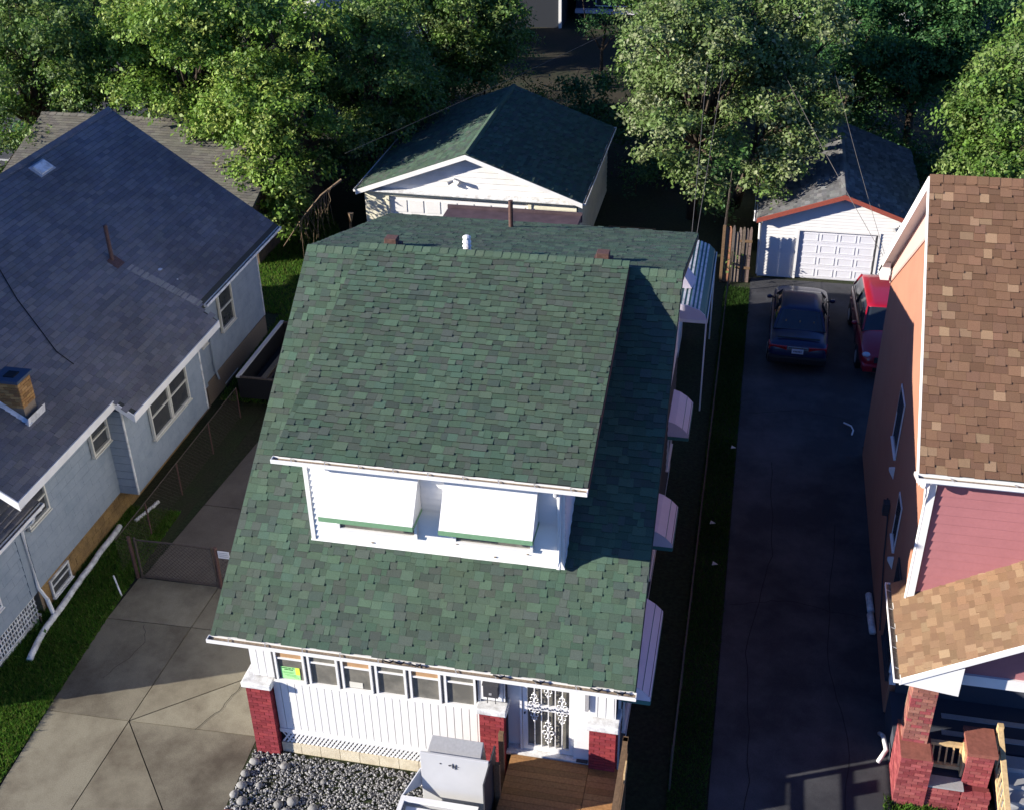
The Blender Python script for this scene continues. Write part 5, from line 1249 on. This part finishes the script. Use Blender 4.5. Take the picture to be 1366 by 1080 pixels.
# left group
tree('maple_tree','large bright green maple behind the peak of the blue house roof',(-22.5,43,0),gen(-21.5,42.5,6.3,3.4,2.6,2.8,20,.8,1.5,1)+[(-23,40.4,4.9,1.0),(-21.5,40.2,4.6,1.0),(-20.2,39.6,3.9,1.0),(-25.5,41,5,1.1),(-19.8,40.6,4.6,1.0),(-18.9,40.3,4.2,.8),(-23.5,41.2,5.0,1.1)],'bright',seed=11,group=TR)
tree('maple_tree','leafy maple over the left end of the grey shed, at the left frame edge',(-30,43,0),gen(-28.3,42.3,5.6,3.6,2.6,2.7,19,.8,1.4,2)+[(-27.2,39.4,3.2,1.0),(-28.6,39.2,3.0,1.1),(-28.2,37.9,2.2,.7)],'mid',seed=12,group=TR)
tree('maple_tree','yellow-green maple with low drooping boughs between the blue house and the cream garage',(-17.6,41.2,0),[(-18.5,39.2,5.2,1.3),(-17.3,38.6,4.4,1.3),(-16.6,39,5.2,1.2),(-17.8,38,3.0,1.1),(-16.6,37.6,2.9,1.0),(-16.2,37.2,1.9,.8),(-19.4,39.4,4.4,1.0),(-17.6,40.3,5.4,1.2),(-18.4,40.0,6.2,1.2),(-16.4,40.6,5.9,1.1),(-17.2,39.0,3.7,1.0),(-18.3,38.9,3.9,.9),(-16.7,38.2,2.5,.8),(-17.2,37.7,1.8,.7),(-16.4,37.3,1.3,.6),(-15.7,38.8,3.0,.8),(-15.4,39.6,4.2,.9),(-18.2,38.2,2.6,.7),(-17.5,41.4,7.4,1.3),(-15.9,41.5,7.3,1.2),(-18.9,41.2,7.8,1.2),(-16.3,37.6,2.1,.6)],'bright',seed=13,group=TR)
tree('maple_tree','dark green maple beside the left wall of the cream garage',(-15.2,43.5,0),gen(-14.9,44.2,4.8,1.7,2.6,2.9,17,.8,1.35,4)+[(-14.6,40.9,3.2,.9),(-14.4,41.6,1.8,.9)],'mid',seed=14,group=TR)
tree('maple_tree','dark maple rising behind the back left corner of the cream garage',(-14.2,51,0),gen(-13.4,50.5,5.2,3.2,2.2,3.2,20,.9,1.5,5),'mid',seed=15,group=TR)
# right group
tree('maple_tree','broad silvery green maple hanging over the roof of the white garage',(-2.2,43.6,0),gen(-2.2,43.2,6.4,3.0,2.3,2.6,19,.8,1.35,6)+[(-3.6,40.4,4.6,.9),(-3.2,39.7,3.8,.8),(-2.0,39.6,3.4,.8),(-1.5,39.2,2.9,.7),(-.2,41.0,5.0,1.0),(.6,41.2,5.2,.9),(-2.8,39.2,5.2,.8),(-1.0,40.4,4.2,.8)],'silver',seed=16,group=TR)
tree('silver_maple_tree','pale leafed tree whose bough hangs over the left slope of the white garage',(-.6,45,0),[(.9,43.0,6.3,1.1),(1.6,42.6,5.8,1.0),(1.2,41.6,4.9,.9),(1.9,41.5,4.7,.8),(1.0,40.9,4.0,.8),(1.8,40.5,3.9,.6),(2.4,42.5,5.6,.8),(.3,43.5,7.0,1.2),(2.2,43.6,7.2,1.1),(1.4,44.5,8.0,1.3),(.4,40.2,3.2,.7),(.6,39.6,2.9,.5),(.8,40.6,3.7,.8),(1.6,40.9,4.4,.8),(2.3,41.8,4.9,.8),(.2,39.8,3.1,.6),(1.3,40.0,3.5,.6)],'silver',seed=17,group=TR)
tree('maple_tree','deep green maple behind the right slope of the white garage',(6.4,50.5,0),gen(5.4,50.0,5.4,3.0,2.2,3.4,20,.9,1.5,8),'deep',seed=18,group=TR)
tree('maple_tree','sunlit green maple rising behind the brown roof ridge at the right frame edge',(9.4,43.5,0),gen(9.0,43.2,5.0,2.4,2.6,3.2,19,.8,1.4,9)+[(6.9,40.6,2.4,.9),(7.6,40.0,3.2,.9),(6.6,41.5,1.6,.8)],'mid',seed=19,group=TR)
tree('maple_tree','dark maple in the gap between the two garages, far behind',(1.5,56,0),gen(1.2,55.5,5.4,3.4,2.2,3.4,18,.9,1.5,10),'deep',seed=20,group=TR)
tree('young_tree','thin young tree behind the ridge of the cream garage',(-12.2,50.5,0),[(-12.4,50.5,2.8,.7),(-11.8,50.7,3.5,.6),(-12.0,50.3,4.3,.6),(-11.3,50.2,2.4,.5)],'mid',seed=21,trunk=.09,dens=10,group='young trees behind the cream garage')
tree('young_tree','bushy young tree behind the back right corner of the cream garage',(-7.2,49.5,0),[(-7.2,49.5,2.2,.9),(-6.4,49.2,1.8,.9),(-7.9,50.2,2.8,.8),(-5.6,48.8,1.4,.8),(-6.8,50,3.2,.7)],'deep',seed=22,trunk=.1,group='young trees behind the cream garage')
tree('maple_tree','far maple at the top left of the picture above the shed',(-36,60,0),gen(-36,60,5.4,4,3,3.2,16,1.0,1.6,23),'mid',dens=13,seed=23,size=.1,group=TR)
tree('maple_tree','far maple at the top edge left of the white far house',(-27,60,0),gen(-26.5,60,5.6,3.6,3,3.2,14,1.0,1.6,24),'mid',dens=13,seed=24,size=.1,group=TR)
tree('maple_tree','far maple at the top edge right of the far porch window',(-4.5,60,0),gen(-4.2,60,5.2,3.0,3,3.2,15,1.0,1.6,25),'mid',dens=13,seed=25,size=.1,group=TR)
tree('maple_tree','far dark maple at the top right corner of the picture',(12,58,0),gen(12,58,5.2,4.0,3,3.4,17,1.0,1.6,26),'deep',dens=13,seed=26,size=.1,group=TR)
tree('maple_tree','far maple left of the driveway gap at the top centre',(-19.5,62,0),gen(-18.5,61,5.6,2.8,2.6,3.0,13,1.0,1.5,27),'mid',dens=13,seed=27,size=.1,group=TR)
tree('maple_tree','leafy maple crown directly above the middle of the grey shed',(-24.8,48,0),gen(-24.8,47.5,4.6,3.4,2.4,3.4,18,.9,1.5,41),'bright',dens=18,seed=41,group=TR)
tree('maple_tree','maple in the second row behind the drooping yellow-green one',(-19.6,48.5,0),gen(-19.4,47.8,4.4,2.8,2.4,3.6,18,.9,1.5,42),'mid',dens=18,seed=42,group=TR)
tree('maple_tree','maple in the second row at the left frame edge, behind the shed',(-32.5,49,0),gen(-32,48.5,4.6,3.4,2.4,3.4,18,.9,1.5,43),'mid',dens=18,seed=43,group=TR)
tree('maple_tree','dark maple filling the gap over the white garage ridge',(3.2,50,0),gen(3.2,49.6,4.2,2.6,2.2,3.6,18,.9,1.4,44),'deep',dens=18,seed=44,group=TR)
tree('maple_tree','dark maple behind the sunlit one at the right frame edge',(11.5,51,0),gen(11,50.5,4.6,3.2,2.4,3.6,18,.9,1.5,45),'deep',dens=18,seed=45,group=TR)
tree('maple_tree','low dark maple between the silvery tree and the far houses',(-3.4,51,0),gen(-3.2,50.6,4.4,2.6,2.2,3.4,16,.9,1.4,46),'mid',dens=18,seed=46,group=TR)
tree('young_tree','sparse leafy tree in front of the far grey house at the top centre',(-15.2,57,0),[(-15.2,57,3.4,1.2),(-14.0,56.6,4.6,1.1),(-16.2,57.4,4.8,1.2),(-13.2,57.2,3.2,.9),(-15,57,6,1.2),(-13.1,59.6,4.1,.9),(-12.6,59.8,5.0,.8),(-13.8,59.4,5.0,1.0)],'mid',seed=61,trunk=.12,dens=14,group='sparse trees at the top centre')
tree('young_tree','sparse leafy tree near the far porch window at the top centre',(-8.2,60,0),[(-8.2,60,3.2,1.1),(-7.2,59.6,4.4,1.1),(-9.2,60.2,4.9,1.0),(-6.6,60,2.8,1.0)],'deep',seed=62,trunk=.12,dens=14,group='sparse trees at the top centre')
tree('young_tree','low bushy tree right behind the ridge of the cream garage',(-10.2,53,0),[(-10.2,53,1.6,.8),(-11,53.4,2.4,.7),(-9.4,53,1.2,.7)],'mid',seed=63,trunk=.08,dens=12,group='sparse trees at the top centre')
# drooping bare bough with its trunk beside the cream garage
bb = thing('bare_bough','bare brown drooping bough and trunk beside the left wall of the cream garage','dead tree',(-14.2,37.3,0))
MB().tube([(-13.95,37.4,0),(-14.0,37.4,1.0),(-13.95,37.45,1.9)],.15,8,r2=.11).build('trunk','twig',bb)
MB().tube([(-14.3,37.8,3.0),(-14.9,37.2,2.6),(-15.5,36.8,1.9),(-16.2,36.4,.9)],.05,5,r2=.015).build('branch','twig',bb)
m_ = MB(); 
for k in range(26):
    t = k/26; p = Vector((-14.6,37.4,2.8)).lerp(Vector((-15.7,36.7,1.7)),t); m_.tube([p,p+Vector((random.uniform(-.12,.12),-.08,-.3)),p+Vector((random.uniform(-.2,.2),-.1,-random.uniform(.7,1.5)))],.014,4,r2=.005)
stuff(m_.build('twig','twig',bb))
# shrubs and weeds
def shrub(label, blobs, pal, seed, dens=14, size=.06):
    root = thing('shrub', label, 'shrub', (blobs[0][0],blobs[0][1],0)); V, n, c = leaves(blobs, dens, size, pal, seed)
    me = tri_mesh('foliage', V-np.array((blobs[0][0],blobs[0][1],0)), n, 4, c, 'leaf'); o = bpy.data.objects.new('foliage', me); COL.objects.link(o); o.parent = root
    MB().tube([(blobs[0][0],blobs[0][1],0),(blobs[0][0],blobs[0][1],blobs[0][2])],.03,5).build('stem','bark',root)
shrub('small weedy shrub at the foot of the blue house downspout',[(-14.85,17.55,.2,.25),(-14.8,17.25,.15,.2)],'deep',31,14,.045)
shrub('leafy vine clump on the picket fence',[(-.45,37.9,1.2,.25),(-.4,37.9,.7,.25)],'mid',32,12,.05)
shrub('dark shrub behind the right wall of the cream garage',[(-4.6,45.5,.9,1.0),(-3.9,46.4,1.0,1.0)],'deep',33)
shrub('low dark shrub in the yard between cream garage and fence',[(-1.3,43.2,.6,.8),(-1.6,44.6,.7,.8)],'deep',34)

for k,(x,y,lb) in enumerate(((-31,46,'dark undergrowth behind the left end of the shed'),(-27.5,46,'dark undergrowth behind the middle of the shed'),(-23.5,46,'dark undergrowth behind the right end of the shed'),(-20,44.5,'undergrowth below the second row maple left of the cream garage'),(-17,45.5,'undergrowth against the cream garage left wall'),(-2.2,46.5,'undergrowth under the silvery maple'),(7.6,47.5,'undergrowth behind the right wall of the white garage'),(10.5,46,'undergrowth below the sunlit maple at the right edge'),(4.5,48.3,'undergrowth behind the white garage ridge'))):
    shrub(lb, [(x,y,.9,1.3),(x+1.3,y+.6,1.1,1.2),(x-1.2,y+.4,.8,1.2)],'deep',50+k,dens=15,size=.08)
# ------------------------------------------------------------ far houses and yards
FH = thing('far_white_house','far white house half hidden behind the leaves at the top left','house',(-33,72,0))
MB().box(-38,-27,70,78,0,5.2).build('wall','white_clean',FH); MB().prism([(-38.5,69.5,5.1),(-26.5,69.5,5.1),(-32.5,69.5,8.0)],(0,9,0)).build('roof','brown_roof',FH)
window_y(FH,-36,-34.8,69.97,2.8,4.3,pane='glass'); window_y(FH,-31,-29.8,69.97,2.8,4.3,pane='glass')
F2 = thing('far_tan_house','far tan house at the very top left corner','house',(-47,70,0))
MB().box(-52,-43,68,76,0,3.4).build('wall','cream',F2); MB().prism([(-52.5,67.5,3.3),(-52.5,77,3.3),(-52.5,72,6.2)],(10,0,0)).build('roof','brown_block',F2); window_y(F2,-50,-48.8,67.97,1.0,2.4,pane='glass')
F3 = thing('far_grey_house','far grey house with white corner boards above the cream garage','house',(-14.5,74,0))
MB().box(-19.5,-12.2,72,80,0,5.0).build('wall','shaded_far_wall',F3); MB().box(-12.35,-12.18,71.9,72.1,0,5).build('corner_trim','white_clean',F3)
MB().prism([(-20,71.5,4.9),(-20,80.5,4.9),(-20,76,7.6)],(8.3,0,0)).build('roof','brown_roof',F3); window_y(F3,-17.5,-16.2,71.97,2,3.6,pane='glass')
F4 = thing('far_porch_house','far shaded house with a white framed porch window at the top centre','house',(-8,76,0))
MB().box(-11.6,-2,74,82,0,5.0).build('wall','shaded_far_wall',F4); window_y(F4,-10.4,-8.2,73.97,.9,2.6,pane='glass'); MB().box(-11.6,-2,73.5,73.97,.55,.75).build('porch_rail','shade_tinted_white',F4); MB().prism([(-12,73.2,4.9),(-12,82.5,4.9),(-12,78,7.8)],(10.5,0,0)).build('roof','brown_roof',F4)
F5 = thing('far_pale_shed','far pale shed seen between the leaves left of the garden path','shed',(-20,66,0))
MB().box(-21.5,-18.2,65,68,0,2.6).build('wall','lift_grey',F5); MB().prism([(-21.8,64.7,2.5),(-17.9,64.7,2.5),(-19.8,64.7,3.5)],(0,3.8,0)).build('roof','brown_roof',F5)
F6 = thing('far_blue_roof_house','far house with a grey roof behind the trees at the upper right','house',(5,76,0))
MB().box(0,11,73,82,0,4.6).build('wall','lift_grey',F6); MB().prism([(-.5,72.5,4.5),(-.5,82.5,4.5),(-.5,77.5,7.4)],(12,0,0)).build('roof','shingle_blue',F6)
lt = MB(); lt.quad((-24,47.5,.0),(-3,47.5,.0),(-3,72,.0),(-24,72,.0)); struct(lt.build('leaf_litter_yard','leaf_litter'))
p_ = MB(); p_.quad((-10.5,50,.01),(-9.0,50,.01),(-10.2,72,.01),(-11.6,72,.01)); struct(p_.build('garden_path','leaf_litter'))
cu = thing('garden_kerb','pale low kerb behind the left end of the cream garage ridge','kerb',(-12,50,0)); MB().box(-13.4,-10.9,50.5,50.65,0,.3).build('kerb_edge','white_weathered',cu)
p_ = MB(); p_.box(-60,-30,36,64,-.012,.006); struct(p_.build('neighbour_yard','asphalt'))
# wire and timber lattice by the ridge of the blue house
lf = thing('lattice_fence','grey timber lattice fence beyond the ridge of the blue house at the left edge','fence',(-29.5,40.5,0))
for k in range(9): MB().box(-33+k*.55,-32.93+k*.55,40.2,40.27,0,2.1).build('upright','grey_metal',lf)
for z in (.5,1.2,2.0): MB().box(-33,-28.4,40.16,40.2,z,z+.07).build('rail','grey_metal',lf)
for k in range(12): MB().tube([(-33+k*.38,40.15,1.22),(-32.7+k*.38,40.15,1.98)],.02,4).build('brace','grey_metal',lf)
gp = thing('cold_frame','low dark timber garden frame in the shade right of the cream garage','garden frame',(-4.4,40.5,0))
for b_ in ((-5.2,-3.4,39.4,39.5),(-5.2,-3.4,41.6,41.7),(-5.2,-5.1,39.5,41.6),(-3.5,-3.4,39.5,41.6)): MB().box(*b_,0,.25).build('side','rail_wood',gp)
MB().box(-5.1,-3.5,39.5,41.6,0,.18).build('soil_fill','soil',gp)
print('leaves', NLEAF[0], 'objects', len(bpy.data.objects))
